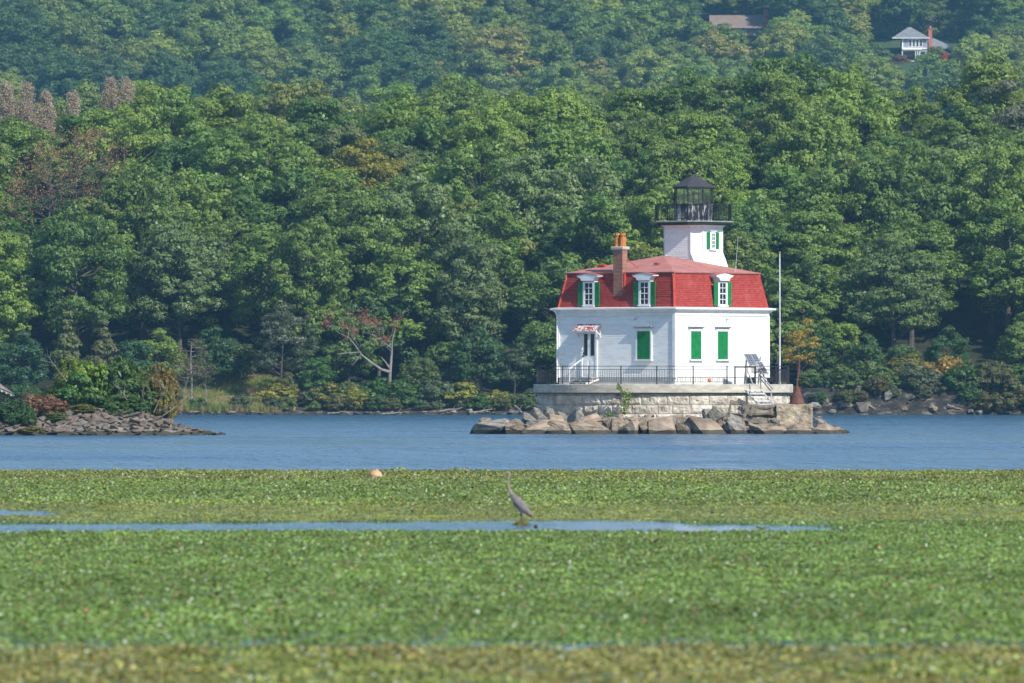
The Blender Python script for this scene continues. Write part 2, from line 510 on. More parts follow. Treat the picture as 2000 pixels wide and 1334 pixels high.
def dormer(T, s):
    b = MB(T)
    b.box((s, -.42, 5.72), (.92, .86, 1.74))                              # cheeks and body (front face at out=.01)
    root = b.build('dormer', M_trim, LH)
    b = MB(T)
    for x in (-.41, .41): b.box((s + x, .035, 5.70), (.11, .05, 1.56))
    b.box((s, .035, 6.47), (.93, .05, .1)); b.box((s, .07, 4.93), (.98, .13, .07))
    b.build('window_frame', M_trim, root)
    sash(root, T, s, 4.98, 6.42, .70, .015, 2, 4)
    for x in (-.68, .68): shutter(root, T, s + x, 4.93, 6.44, .38, .03)
    b = MB(T)
    hood = [(-.47, 6.46), (.47, 6.46), (.50, 6.60), (.60, 6.74), (.86, 6.80), (.86, 6.86), (0, 7.0), (-.86, 6.86), (-.86, 6.80), (-.60, 6.74), (-.50, 6.60)]
    # shallow hood that flares out to both sides and to the front, returning to the roof
    prof = ((.10, .80), (.30, 1.0))
    b.prism([(s + x * .92, .06, z) for x, z in hood[:3] + hood[-1:]], (0, -.9, 0))
    fr = [(-.47, 6.52), (.47, 6.52), (.56, 6.68), (.84, 6.79), (.84, 6.85), (0, 6.98), (-.84, 6.85), (-.84, 6.79), (-.56, 6.68)]
    b.prism([(s + x, .22, z) for x, z in fr], (0, -.72, 0))
    b.build('dormer_hood', M_trim, root)
    b = MB(T)
    b.prism([(s - .88, .25, 6.862), (s, .25, 6.995), (s + .88, .25, 6.862), (s + .88, .25, 6.88), (s, .25, 7.015), (s - .88, .25, 6.88)], (0, -.8, 0))
    b.build('dormer_roof', M_roofflat, root)
for T, s in ((TL, -2.195), (TL, 2.315), (TR, .055)): dormer(T, s)

def window(T, s):
    b = MB(T)
    b.box((s - .585, .045, 2.42), (.13, .07, 1.86)); b.box((s + .585, .045, 2.42), (.13, .07, 1.86))
    b.box((s, .045, 3.42), (1.30, .07, .18))
    root = b.build('window', M_trim, LH)
    b = MB(T); b.box((s, .10, 3.565), (1.42, .18, .06)); b.box((s, .13, 3.61), (1.52, .24, .04)); b.build('window_hood', M_greywood, root)
    b = MB(T); b.box((s, .10, 1.52), (1.36, .18, .08)); b.build('sill', M_trim, root)
    b = MB(T); b.box((s, .02, 2.44), (1.04, .02, 1.74)); b.build('pane', M_dark, root)
    shutter(root, T, s - .255, 1.58, 3.32, .50, .06); shutter(root, T, s + .255, 1.58, 3.32, .50, .06)
window(TL, 2.275); window(TR, -2.675); window(TR, .025)

ds = -2.155
b = MB(TL)
for x in (-.60, .60): b.box((ds + x, .045, 1.88), (.13, .08, 2.84))
b.box((ds, .045, 3.37), (1.33, .08, .14))
door = b.build('door', M_trim, LH)
b = MB(TL); b.box((ds, .02, 1.87), (1.06, .03, 2.84))
for x in (-.27, .27): b.box((ds + x, .045, 1.05), (.34, .02, .9))
b.build('door_leaf', M_white, door)
for x in (-.27, .27):
    b = MB(TL); b.box((ds + x, .04, 2.48), (.27, .03, 1.36)); b.build('door_pane', M_dark, door)
b = MB(TL); b.tube((ds - .46, .04, 1.78), (ds - .46, .12, 1.78), .05, .05, 8); b.box((ds - .46, .05, 1.95), (.07, .03, .12)); b.build('handle', M_black, door)
# canopy over the door
b = MB(TL)
b.lap((ds - .95, .54, 3.36), (ds + .98, .54, 3.36), (ds + .93, .02, 3.80), (ds - .95, .02, 3.80), .12, .015)
b.prism([(ds - .95, .54, 3.33), (ds + .98, .54, 3.33), (ds + .93, .02, 3.77), (ds - .95, .02, 3.77)], (0, 0, .028))
can = b.build('door_canopy', M_canopy, LH)
b = MB(TL)
for x in (-.88, .90):
    b.beam((ds + x, .03, 3.05), (ds + x, .46, 3.36), .05, .05); b.box((ds + x, .06, 3.25), (.05, .05, .6))
b.box((ds, .50, 3.30), (1.9, .05, .08))
b.build('canopy_bracket', M_trim, can)
# door steps and rail
b = MB(TL)
for i, (o, z) in enumerate(((.45, .40), (.85, .26), (1.15, .12))):
    b.box((ds + .1, o, z), (1.35, .36 if i else .8, .035))
    for x in (-.62, -.05, .6): b.box((ds + .1 + x, o + .1, z / 2), (.05, .05, z - .03))
b.beam((ds - .62, .1, .30), (ds - .62, 1.35, -.0), .04, .12); b.beam((ds + .82, .1, .30), (ds + .82, 1.35, -.0), .04, .12)
b.build('door_steps', M_steps, LH)
b = MB(TL)
b.beam((ds - .62, .06, 1.55), (ds - .62, 1.25, .98), .04, .07); b.box((ds - .62, 1.25, .5), (.05, .05, 1.0)); b.box((ds - .62, .65, .8), (.03, .03, 1.0))
b.build('step_handrail', M_steps, LH)
# basement grille at the right-hand wall
b = MB(TR); b.box((2.9, .0, .24), (.8, .02, .36)); b.build('basement_vent', M_dark, LH)
b = MB(TR)
for z in (.12, .24, .36): b.box((2.9, .03, z), (.78, .03, .02))
for x in (-.3, -.1, .1, .3): b.box((2.9 + x, .045, .24), (.02, .012, .34))
b.build('vent_grille', M_black, LH)

# ---- chimney
b = MB(); b.box((.02, -4.33, 7.0), (.75, .5, 2.96)); chim = b.build('chimney', M_brick, LH)
b = MB()
b.loft([at_z(offset_poly([(-.355, -4.58), (.395, -4.58), (.395, -4.08), (-.355, -4.08)], o), z) for o, z in ((.02, 8.44), (.07, 8.47), (.10, 8.52), (.10, 8.63), (.05, 8.66))])
b.build('chimney_cap', M_stonecap, chim)
for x in (-.19, .225):
    b = MB()
    c = (x, -4.33, 8.66)
    prof = ((.215, 0), (.215, .12), (.20, .14), (.20, .58), (.16, .78), (.16, .84))
    b.lathe(c, prof, 8)
    for k in range(4):
        a = math.pi / 4 + k * math.pi / 2 - .2
        dx, dy = math.cos(a), math.sin(a)
    pot = b.build('chimney_pot', M_terra, chim)
    b = MB()
    for a in (-math.pi / 2 - .39, -math.pi / 2 + .39, -.39, .39):
        dx, dy = math.cos(a), math.sin(a)
        b.tube((c[0] + dx * .10, c[1] + dy * .10, c[2] + .66), (c[0] + dx * .20, c[1] + dy * .20, c[2] + .66), .045, .045, 8)
    b.build('flue_hole', M_black, pot)
b = MB()
b.box((.465, -4.40, 6.25), (.13, .30, 1.5)); b.box((-.42, -4.45, 5.95), (.10, .2, .9))
b.beam((.40, -4.1, 7.85), (.75, -3.3, 7.25), .05, .05)
b.build('chimney_flashing', M_redtrim, chim)

# ---- tower
TX, TY = 0.0, 3.07
top = octo(2.0, .75, TX, TY)
low = [(x + .55 if x > TX + .9 else x, y) for x, y in top]
low2 = [(x + .2 if x > TX + .9 else x, y) for x, y in top]
b = MB()
def lap_ring(b, p0, z0, p1, z1, step, th):
    n = len(p0)
    for i in range(n):
        j = (i + 1) % n
        b.lap((*p0[i], z0), (*p0[j], z0), (*p1[j], z1), (*p1[i], z1), step, th)
lap_ring(b, low, 7.1, low2, 7.95, .12, .018)
lap_ring(b, low2, 7.95, top, 8.35, .12, .018)
lap_ring(b, top, 8.35, top, 9.95, .115, .018)
b.loft([at_z(offset_poly(low, -.03), 6.5), at_z(offset_poly(low, -.03), 7.1), at_z(offset_poly(top, -.03), 8.35), at_z(offset_poly(top, -.03), 9.98)])
tower = b.build('tower', M_white, LH)
for (x, y), (x1, y1), (x2, y2) in zip(top, low2, low):
    b = MB(); cx_, cy_ = TX, TY
    def outw(px_, py_, k=.018): 
        d = Vector((px_ - cx_, py_ - cy_)).normalized(); return px_ + d.x * k, py_ + d.y * k
    b.beam((*outw(x, y), 8.35), (*outw(x, y), 9.95), .07, .07)
    b.beam((*outw(x1, y1), 7.95), (*outw(x, y), 8.35), .07, .07)
    b.beam((*outw(x2, y2), 7.1), (*outw(x1, y1), 7.95), .07, .07)
    b.build('tower_corner_board', M_trim, tower)
Htw = 1.0 + .75 / math.sqrt(2)
def TT(p): return Vector((TX + Htw + p[1], TY + p[0], p[2]))
b = MB(TT)
b.box((.0, .03, 9.12), (.56, .07, 1.18)); b.box((0, .08, 8.53), (.72, .16, .06)); b.box((0, .07, 9.72), (.62, .14, .05))
tw = b.build('window', M_trim, tower)
sash(tw, TT, 0, 8.62, 9.62, .36, .07, 2, 4)
for x in (-.45, .45): shutter(tw, TT, x, 8.58, 9.66, .30, .06)
b = MB()
b.loft([at_z(offset_poly(top, o), z) for o, z in ((.02, 9.93), (.05, 9.95), (.12, 10.02), (.26, 10.08), (.26, 10.10))], cap=False)
b.build('tower_cornice', M_trim, tower)
gal = octo(2.54, 1.3, TX, TY)
b = MB(); b.loft([at_z(offset_poly(gal, o), z) for o, z in ((-.30, 10.09), (-.12, 10.10), (-.04, 10.16), (-.04, 10.27))])
gallery = b.build('gallery', M_black, LH)
b = MB(); b.loft([at_z(offset_poly(gal, o), z) for o, z in ((0, 10.27), (.03, 10.29), (.03, 10.34), (0, 10.36))]); b.build('gallery_deck', M_verdi, gallery)
rail = offset_poly(gal, -.10)
for i in range(8):
    p = rail[i]; q = rail[(i + 1) % 8]
    n = 3 if i % 2 == 0 else 2
    bb = MB()
    nb = max(4, round((Vector(q) - Vector(p)).length / .13))
    for k in range(nb):
        c = Vector(p).lerp(Vector(q), (k + .5) / nb); bb.box((c.x, c.y, 10.93), (.016, .016, .98))
    for z, wz in ((11.42, .035), (11.30, .018), (10.50, .025)):
        bb.beam((p[0], p[1], z), (q[0], q[1], z), .03, wz)
    bb.build('gallery_railing', M_black, gallery)
    for k in range(2 if i % 2 == 0 else 1):
        c = Vector(p).lerp(Vector(q), k / 2)
        bb = MB(); bb.box((c.x, c.y, 10.92), (.045, .045, 1.12)); bb.build('railing_post', M_black, gallery)
lo = octo(.97, .97, TX, TY)
b = MB(); b.loft([at_z(offset_poly(lo, o), z) for o, z in ((.03, 10.36), (.03, 10.44), (0, 10.46), (0, 11.40), (.05, 11.41), (.05, 11.47), (-.06, 11.47))])
lantern = b.build('lantern', M_parapet, LH)
for i in range(8):
    p = offset_poly(lo, -.03)[i]; q = offset_poly(lo, -.03)[(i + 1) % 8]
    bb = MB(); bb.add([(p[0], p[1], 11.47), (q[0], q[1], 11.47), (q[0], q[1], 12.46), (p[0], p[1], 12.46)], [(0, 1, 2, 3)]); bb.build('lantern_pane', M_glass, lantern)
    bb = MB(); bb.box((p[0], p[1], 11.97), (.055, .055, 1.0)); bb.build('mullion', M_black, lantern)
b = MB(); b.lathe((TX, TY, 11.0), ((.12, 0), (.06, .5), (.05, 1.0), (.11, 1.05), (.11, 1.22), (.04, 1.28)), 12); b.build('lamp_pedestal', M_black, lantern)
b = MB()
b.loft([at_z(offset_poly(lo, o), z) for o, z in ((-.02, 12.44), (.07, 12.46), (.10, 12.55), (.06, 12.60))] +
       [at_z([(TX + (x - TX) * k, TY + (y - TY) * k) for x, y in lo], z) for k, z in ((.62, 12.92), (.30, 13.17), (.10, 13.28), (.07, 13.36))])
lr = b.build('lantern_roof', M_cowl, LH)
b = MB(); b.lathe((TX, TY, 13.30), ((.05, 0), (.06, .06), (.02, .08)) + tuple((.155 * math.cos(a), .2 + .155 * math.sin(a)) for a in [R(-80 + 16 * k) for k in range(11)]) + ((.008, .37), (.008, .45)), 16)
b.build('finial_ball', M_black, lr, smooth=True)
# white whip aerial standing beside the tower
b = MB(); b.tube((4.15, 2.1, 7.0), (4.35, 2.15, 9.35), .022, .010, 6); b.build('aerial', M_pole, LH)

# ------------------------------------------------------------------ the round pier
PIER = empty('stone_pier', (HX, HYY, 0), 0, 'round granite block pier with a pale concrete deck under the lighthouse', 'pier')
PR = 7.93
def pier_mesh():
    nt, nz = 1500, 96
    z0, z1 = -0.6, 2.5
    th = np.linspace(0, 2 * np.pi, nt, endpoint=False)
    zz = np.linspace(z0, z1, nz)
    rows = [-.6, .05, .62, 1.20, 1.76, 2.38, 2.5]
    rnd = np.random.default_rng(3)
    joints = []
    for r_ in range(6):
        j = [0.0]; 
        while j[-1] < 2 * math.pi * PR - .7: j.append(j[-1] + rnd.uniform(.8, 1.7))
        joints.append(np.array(j) + rnd.uniform(0, 1))
    V = []
    for z in zz:
        ri = min(5, max(0, int(np.searchsorted(rows, z, 'right')) - 1))
        dz = min(abs(z - q) for q in rows)
        for t_ in th:
            s = (t_ * PR) % (2 * math.pi * PR)
            jj = joints[ri]; k = int(np.searchsorted(jj, s)); 
            d = min(abs(s - jj[k % len(jj)]), abs(s - jj[k - 1]))
            e = min(d, dz)
            off = -0.05 if e < .022 else 0.0
            bulge = min(1.0, max(0.0, (e - .02) / .14))
            p = Vector((math.cos(t_) * PR, math.sin(t_) * PR, z))
            id_ = ri * 131 + k
            if ri < 5:
                rough = mnoise.fractal(p * 2.6 + Vector((id_ * 3.1, 0, 0)), 0.7, 2.2, 4) * .085 + ((id_ * 7919) % 13) / 13 * .05
                off += bulge * (0.03 + rough)
            else:
                off -= .0
            V.append((math.cos(t_) * (PR + off), math.sin(t_) * (PR + off), z))
    Fc = []
    for i in range(nz - 1):
        for k in range(nt):
            a = i * nt + k; b2 = i * nt + (k + 1) % nt
            Fc.append((a, b2, b2 + nt, a + nt))
    return V, Fc
V, Fc = pier_mesh()
link_mesh('masonry', V, Fc, M_gran, PIER)
b = MB()
b.lathe((0, 0, 0), ((7.7, 2.43), (8.02, 2.43), (8.02, 2.52)), 128); b.build('deck_corbel', M_under, PIER)
b = MB(); b.lathe((0, 0, 0), ((8.1, 2.525), (8.22, 2.53), (8.22, 3.02), (8.19, 3.045), (3.0, 3.05)), 128); b.build('deck_slab', M_concrete, PIER)

# ------------------------------------------------------------------ deck railing
RAIL = empty('deck_railing', (HX, HYY, DECK), 0, 'thin black iron railing running round the edge of the lighthouse deck', 'railing')
RR = 8.0
def polar(r, a): return Vector((r * math.sin(a), -r * math.cos(a), 0))      # a = 0 faces the camera
NP = 22; A0 = R(-3.9)
for i in range(NP):
    a = A0 + i * 2 * math.pi / NP; p = polar(RR, a)
    b = MB(); b.box((p.x, p.y, .58), (.075, .075, 1.16)); b.build('railing_post', M_black, RAIL)
    a1 = a + 2 * math.pi / NP; q = polar(RR, a1)
    gate = abs(((a + a1) / 2 + math.pi) % (2 * math.pi) - math.pi - R(36.5)) < R(4)
    b = MB()
    if not gate:
        for k in range(1, 14):
            c = p.lerp(q, k / 14); b.box((c.x, c.y, .52), (.020, .020, .78))
        b.beam((p.x, p.y, 1.13), (q.x, q.y, 1.13), .045, .045); b.beam((p.x, p.y, .92), (q.x, q.y, .92), .02, .03); b.beam((p.x, p.y, .14), (q.x, q.y, .14), .02, .03)
    else:
        for k in (0.28, .98):
            c = p.lerp(q, k); b.box((c.x, c.y, .56), (.09, .09, 1.1))
        c0, c1 = p.lerp(q, .28), p.lerp(q, .98)
        b.beam((c0.x, c0.y, 1.08), (c1.x, c1.y, 1.08), .09, .09)
        b.beam((p.x, p.y, 1.13), (c0.x, c0.y, 1.13), .035, .035)
    b.build('railing_panel' if not gate else 'gate_frame', M_black, RAIL)

# orange ring/buoy hanging on the wall side of the rail
b = MB(); c = PT(1386, 743, 512.8)
b.lathe((0, 0, -.13), ((.03, 0), (.11, .03), (.12, .13), (.11, .24), (.03, .27)), 12)
o = b.build('life_buoy', simple('faded_orange_plastic', (.62, .12, .06), (.75, .22, .12), 8, .6), None, loc=c)
tag(o, 'small faded orange float standing on the deck against the white wall', 'float')

# ------------------------------------------------------------------ solar panel stand
SY = 514.2
c = PT(1474, 750, SY)
SOL = empty('solar_panel_stand', (c.x, c.y, DECK), R(12), 'tilted dark solar panels on a timber frame beside the right-hand white wall', 'solar panels')
def panel_obj(px_, zc, w_, l_, tilt, rz_, y_=0.0):
    o = link_mesh('solar_panel', [(-w_ / 2, -l_ / 2, .02), (w_ / 2, -l_ / 2, .02), (w_ / 2, l_ / 2, .02), (-w_ / 2, l_ / 2, .02),
                                  (-w_ / 2, -l_ / 2, -.02), (w_ / 2, -l_ / 2, -.02), (w_ / 2, l_ / 2, -.02), (-w_ / 2, l_ / 2, -.02)],
                  [(0, 1, 2, 3), (7, 6, 5, 4), (0, 4, 5, 1), (1, 5, 6, 2), (2, 6, 7, 3), (3, 7, 4, 0)], M_solar, SOL, loc=(px_, y_, zc))
    o.rotation_euler = (R(tilt), 0, rz_)
    f = MB()
    for sx in (-1, 1): f.box((sx * w_ / 2, 0, 0), (.025, l_ + .03, .05))
    for sy in (-1, 1): f.box((0, sy * l_ / 2, 0), (w_, .03, .05))
    f.build('panel_rim', M_pole, o)
panel_obj(-.30, 1.52, .46, 1.0, 48, R(22), .05)
panel_obj(.14, 1.52, .46, 1.0, 48, R(22), .15)
panel_obj(.42, 1.02, .46, 1.0, 48, R(22), -.25)
b = MB()
for x in (-.55, .35):
    b.beam((x, .45, 0), (x + .1, .30, 1.75), .08, .08); b.beam((x - .1, -.5, 0), (x, -.2, 1.15), .08, .08); b.beam((x + .3, -.5, 0), (x, .1, 1.2), .07, .07)
b.beam((-.6, -.2, 1.12), (.6, -.2, 1.12), .07, .07)
b.box((-.02, -.25, .95), (.5, .12, .55))
b.build('stand_frame', M_greywood, SOL)

# ------------------------------------------------------------------ steps from deck, concrete landing, flagpole, rusty buoy
st = empty('wooden_steps', PT(1473, 762, 511.5), 0, 'short white wooden stair with grey handrails going down from the deck', 'stair')
b = MB()
n = 5
for i in range(n):
    x, y, z = i * .205, -i * .20, -i * .225
    b.box((x, y, z), (.95, .28, .085))
b.build('tread', M_steps, st)
b = MB()
for sx in (-.48, .48):
    b.beam((sx - .1, .1, .02), (sx + (n - .3) * .205, -(n - .3) * .2, -(n - .3) * .225 - .12), .05, .09)
b.box((.1, -.0, -.12), (.05, .04, .16)); 
for i in range(n): b.box((i * .205 + .02, -i * .2, -i * .225 - .12), (.04, .05, .2))
b.build('stringer', M_steps, st)
b = MB()
b.beam((.42, .1, 0), (.42, .1, 1.0), .07, .07); b.beam((1.05, -.75, -.75), (1.05, -.75, .1), .07, .07)
b.beam((.30, .2, 1.05), (1.15, -.85, .10), .06, .06); b.beam((.36, .12, .75), (1.1, -.8, -.15), .05, .05)
b.build('handrail', M_greywood, st)

def rough_block(name, x0, x1, y0, y1, z0, z1, amp, seed, m, label, cat, n=(28, 20, 18)):
    bm = bmesh.new(); bmesh.ops.create_cube(bm, size=1)
    bmesh.ops.subdivide_edges(bm, edges=bm.edges[:], cuts=18, use_grid_fill=True)
    cx_, cy_, cz_ = (x0 + x1) / 2, (y0 + y1) / 2, (z0 + z1) / 2
    for v in bm.verts:
        nrm = v.co.copy()
        p = Vector((v.co.x * (x1 - x0), v.co.y * (y1 - y0), v.co.z * (z1 - z0)))
        k = mnoise.fractal(p * .9 + Vector((seed, 0, 0)), .8, 2.1, 5) * amp
        k2 = mnoise.noise(p * 4 + Vector((0, seed, 0))) * amp * .35
        v.co = p + nrm.normalized() * (k + k2)
    me = bpy.data.meshes.new(name); bm.to_mesh(me); bm.free(); me.materials.append(m)
    o = bpy.data.objects.new(name, me); COL.objects.link(o); o.location = (cx_, cy_, cz_)
    return tag(o, label, cat)
p0, p1 = PT(1516, 791, 509), PT(1586, 791, 509)
rough_block('concrete_landing', p0.x, p1.x, 508.5, 513.0, -.7, 1.77, .12, 3, M_block,
            'eroded tan concrete block at the right foot of the pier', 'concrete block')
rough_block('rubble_wall', PT(1462, 0, 511).x, PT(1514, 0, 511).x, 509.2, 512, -.5, 1.45, .22, 9, M_block,
            'crumbling stone footing below the white steps', 'masonry footing')

b = MB()
fp = PT(1523, 750, 521.0)
b.lathe((0, 0, 0), ((.09, 0), (.09, .12), (.06, .15), (.052, 4), (.036, 8.3)), 12); 
FP = empty('flagpole', (fp.x, fp.y, DECK), 0, 'tall slim bare flagpole rising from the right side of the deck', 'flagpole')
b.build('pole', M_pole, FP, smooth=True)
b = MB(); b.lathe((0, 0, 8.3), tuple((max(.004, .07 * math.cos(R(a))), .07 + .07 * math.sin(R(a))) for a in range(-90, 91, 20)), 10)
b.build('gilt_ball', simple('gilt', (.45, .25, .03), (.55, .33, .05), 5, .35, metal=.6), FP, smooth=True)

CB = empty('rusty_cone_buoy', (PT(1557, 790, 510.8).x, 510.8, 1.80), 0, 'rust-brown iron cone with a long leaning spar on the concrete block', 'rusty buoy')
b = MB(); b.lathe((0, 0, 0), ((.46, 0), (.45, .06), (.30, .55), (.16, .92), (.13, 1.08), (.06, 1.12)), 20)
b.box((-.17, 0, .98), (.10, .08, .22)); b.box((.19, 0, .95), (.08, .08, .22))
b.build('cone', M_rust, CB)
b = MB(); b.tube((-.02, 0, 1.0), (.14, 0, 2.88), .055, .05, 8); b.tube((.14, 0, 2.85), (.15, 0, 2.95), .07, .06, 8); b.build('spar', M_rust, CB)

# ------------------------------------------------------------------ wrecked timber crib below the steps
CR = empty('wrecked_timber_frame', PT(1470, 846, 507.5), 0, 'collapsed grey timber crib leaning on the rocks below the steps', 'timber wreck')
o0 = CR.location.copy()
def bp(px, py, y, name, w_, h_, px2, py2, y2, mt=M_timber):
    b = MB(); b.beam(PT(px, py, y) - o0, PT(px2, py2, y2) - o0, w_, h_); b.build(name, mt, CR)
bp(1426, 783, 507.8, 'beam', .12, .14, 1486, 797, 507.8)
bp(1418, 811, 506.6, 'beam', .2, .17, 1519, 832, 507.0)
bp(1430, 809, 508.4, 'beam', .16, .15, 1514, 826, 508.6)
bp(1428, 783, 507.6, 'post', .12, .14, 1423, 809, 506.9)
bp(1463, 790, 507.5, 'post', .14, .14, 1453, 815, 506.9)
bp(1472, 792, 507.6, 'post', .12, .12, 1466, 813, 507.2)
bp(1445, 817, 507.1, 'post', .12, .12, 1440, 832, 506.9)
for (a, b_, c_, d_, r_) in ((1450, 797, 1520, 793, .17), (1456, 806, 1516, 806, .20), (1470, 800, 1518, 812, .13), (1476, 818, 1520, 824, .12)):
    q0, q1 = PT(a, b_, 508.6) - o0, PT(c_, d_, 508.9) - o0
    b = MB(); pts = [q0.lerp(q1, k / 6) + Vector((random.uniform(-.04, .04),) * 3) for k in range(7)]
    b.path(pts, [r_ * random.uniform(.8, 1.15) for _ in pts], 9); b.build('log', M_timber, CR)
# ------------------------------------------------------------------ water, hills, haze
def grid_mesh(name, xs, ys, fz, m, kind, label=None, smooth=True):
    V = [(x, y, fz(x, y)) for y in ys for x in xs]; n = len(xs)
    Fc = [(j * n + i, j * n + i + 1, (j + 1) * n + i + 1, (j + 1) * n + i) for j in range(len(ys) - 1) for i in range(n - 1)]
    return tag(link_mesh(name, V, Fc, m, None, smooth), label, None, None, kind)

m, t, b = mat('river_water', (0.040, 0.130, 0.245), 0.12, 0.5)
b.inputs['IOR'].default_value = 1.33
v1 = t.coord('World', (1.6, 0.22, 1)); v2 = t.coord('World', (0.45, 0.085, 1)); v3 = t.coord('World', (0.025, 0.020, 1))
n1 = t.noise(v1, 1.0, 4, 0.6); n2 = t.noise(v2, 1.0, 3, 0.6); n3 = t.noise(v3, 1.0, 4, 0.6)
hgt = t.math('ADD', t.math('MULTIPLY', n1, 1.5), t.math('MULTIPLY', n2, 2.6))
t.link(t.bump(hgt, 1.0, 1.8), b.inputs['Normal'])
r_ = t.ramp(n3, [(0.35, (0.16,) * 3), (0.7, (0.34,) * 3)])
t.link(r_, b.inputs['Roughness'])
M_water = m
xs = [-900, -300, -100, 0, 100, 300, 900]
b = MB(); b.box((0, 290, -1.5), (1900, 1150, 2.999)); 
water = link_mesh('river_water', [(-950, -250, 0), (950, -250, 0), (950, 850, 0), (-950, 850, 0)], [(0, 1, 2, 3)], M_water)
tag(water, kind='structure')
# still water in the gaps of the weed mat is the same sheet, calmer
m, t, b = mat('calm_water', (0.03, 0.11, 0.22), 0.10, 0.5)
b.inputs['IOR'].default_value = 1.33
n1 = t.noise(t.coord('World', (3.0, 1.2, 1)), 1.0, 3, 0.5)
t.link(t.bump(n1, 1.0, 0.16), b.inputs['Normal'])
M_calm = m
calm = link_mesh('calm_water', [(-60, 60, .004), (60, 60, .004), (60, 283.5, .004), (-60, 283.5, .004)], [(0, 1, 2, 3)], M_calm)
tag(calm, kind='structure')

RIDGE = ([-500, 0, 300, 450, 600, 850, 1000, 1250, 1500, 1700, 2000, 2500], [235, 222, 160, 145, 190, 195, 172, 165, 145, 140, 124, 122])
def ridge_z(x, y):
    px = 1000 + x * F_PX / max(y, 500)
    yt = float(np.interp(px, *RIDGE))
    return EYE + (HY - yt) * 905 / F_PX - 16.0
YS0 = 829.0
def terrain(x, y):
    px = 1000 + x * F_PX / max(y, 500)
    cliff = float(np.interp(px, [1540, 1580, 1850, 1950], [0, 1, 1, .6]))
    bank = 1.1 + 1.5 * cliff
    n = mnoise.fractal(Vector((x * .12, y * .12, 0)), .9, 2, 4)
    sh = YS0 + 1.2 * mnoise.noise(Vector((x * .07, 3.1, 0)))
    if y < sh: return -1.2
    if y < 838:
        k = (y - sh) / (838 - sh); k2 = min(1, k * (1.3 + 3.5 * cliff))
        return bank * k2 + .25 * n * k2 + .05
    zr = ridge_z(x, y)
    if y < 905: return bank + (zr - bank) * ((y - 838) / 67) ** 1.0 + .4 * n
    if y < 1850:
        k = (y - 905) / 945; return zr + (50 - zr) * k + n
    far = 50 + (y - 1850) * .28 + 3.5 * mnoise.noise(Vector((x * .012, y * .006, 5)))
    return min(far, 50 + 260 * .28 + (y - 2110) * .03) + n
m = simple('forest_floor', (0.035, 0.030, 0.016), (0.075, 0.080, 0.028), .25, 0.95, 0.8, 1.2, 0.3, coord='World')
M_floor = m
def bank_mat():
    m, t, b = mat('hill_ground', None, 0.95)
    v = t.coord('World')
    n = t.noise(v, .35, 6, .65)
    c = t.ramp(n, [(.3, (0.012, 0.014, 0.007)), (.55, (0.030, 0.036, 0.014)), (.75, (0.06, 0.05, 0.03))])
    sp = t.new("ShaderNodeSeparateXYZ"); g = t.new("ShaderNodeNewGeometry"); t.link(g.outputs['Position'], sp.inputs[0])
    # bare rock of the river bank, the cliff's shade painted into its dark tones
    nr = t.noise(t.coord('World', (.5, .5, 1.6)), 1.1, 7, .7)
    rock = t.ramp(nr, [(.38, (0.015, 0.015, 0.014)), (.55, (0.05, 0.045, 0.038)), (.66, (0.24, 0.20, 0.16))])
    f = t.math('MULTIPLY', t.math('LESS_THAN', sp.outputs[2], 2.7), t.math('LESS_THAN', sp.outputs[1], 840.0))
    # meadow strip on the left of the far shore
    mx_ = t.math('MULTIPLY', t.math('GREATER_THAN', sp.outputs[0], -36.0), t.math('LESS_THAN', sp.outputs[0], -22.0))
    my_ = t.math('MULTIPLY', t.math('GREATER_THAN', sp.outputs[1], 831.5), t.math('LESS_THAN', sp.outputs[1], 846.0))
    c = t.mix(f, c, rock)
    mead = t.ramp(t.noise(v, 1.3, 5, .6), [(.3, (0.12, 0.15, 0.04)), (.5, (0.22, 0.24, 0.08)), (.68, (0.30, 0.24, 0.15))])
    c = t.mix(t.math('MULTIPLY', mx_, my_), c, mead)
    c = t.mix(t.math('GREATER_THAN', sp.outputs[1], 1500.0), c, (0.05, 0.085, 0.03))
    t.link(c, b.inputs['Base Color'])
    t.link(t.bump(t.noise(v, 1.5, 6, .7), 1.0, .35), b.inputs['Normal'])
    return m
M_hill = bank_mat()
xs = list(np.arange(-900, -80, 40.0)) + list(np.arange(-80, 80, 1.0)) + list(np.arange(80, 901, 40.0))
ys = [826.0, 827] + list(np.arange(828, 842, .5)) + list(np.arange(842, 910, 3.0)) + list(np.arange(915, 1850, 35.0)) + list(np.arange(1850, 2120, 6.0)) + [2150, 2200, 2300, 2400]
hills = grid_mesh('hills', xs, ys, terrain, M_hill, 'structure')

# ------------------------------------------------------------------ foliage meshes
def leaf_quads(c, nrm, size, rng, aspect=0.75):
    """numpy: one rhombic leaf per centre"""
    n = len(c)
    nrm = nrm / np.linalg.norm(nrm, axis=1, keepdims=True)
    r = rng.normal(size=(n, 3))
    a = np.cross(nrm, r); a /= np.linalg.norm(a, axis=1, keepdims=True) + 1e-9
    b = np.cross(nrm, a)
    s = (size if np.ndim(size) else np.full(n, size))[:, None] * .5
    bend = nrm * s * .25
    V = np.stack([c - a * s, c - b * s * aspect + bend, c + a * s, c + b * s * aspect + bend], 1).reshape(-1, 3)
    return V

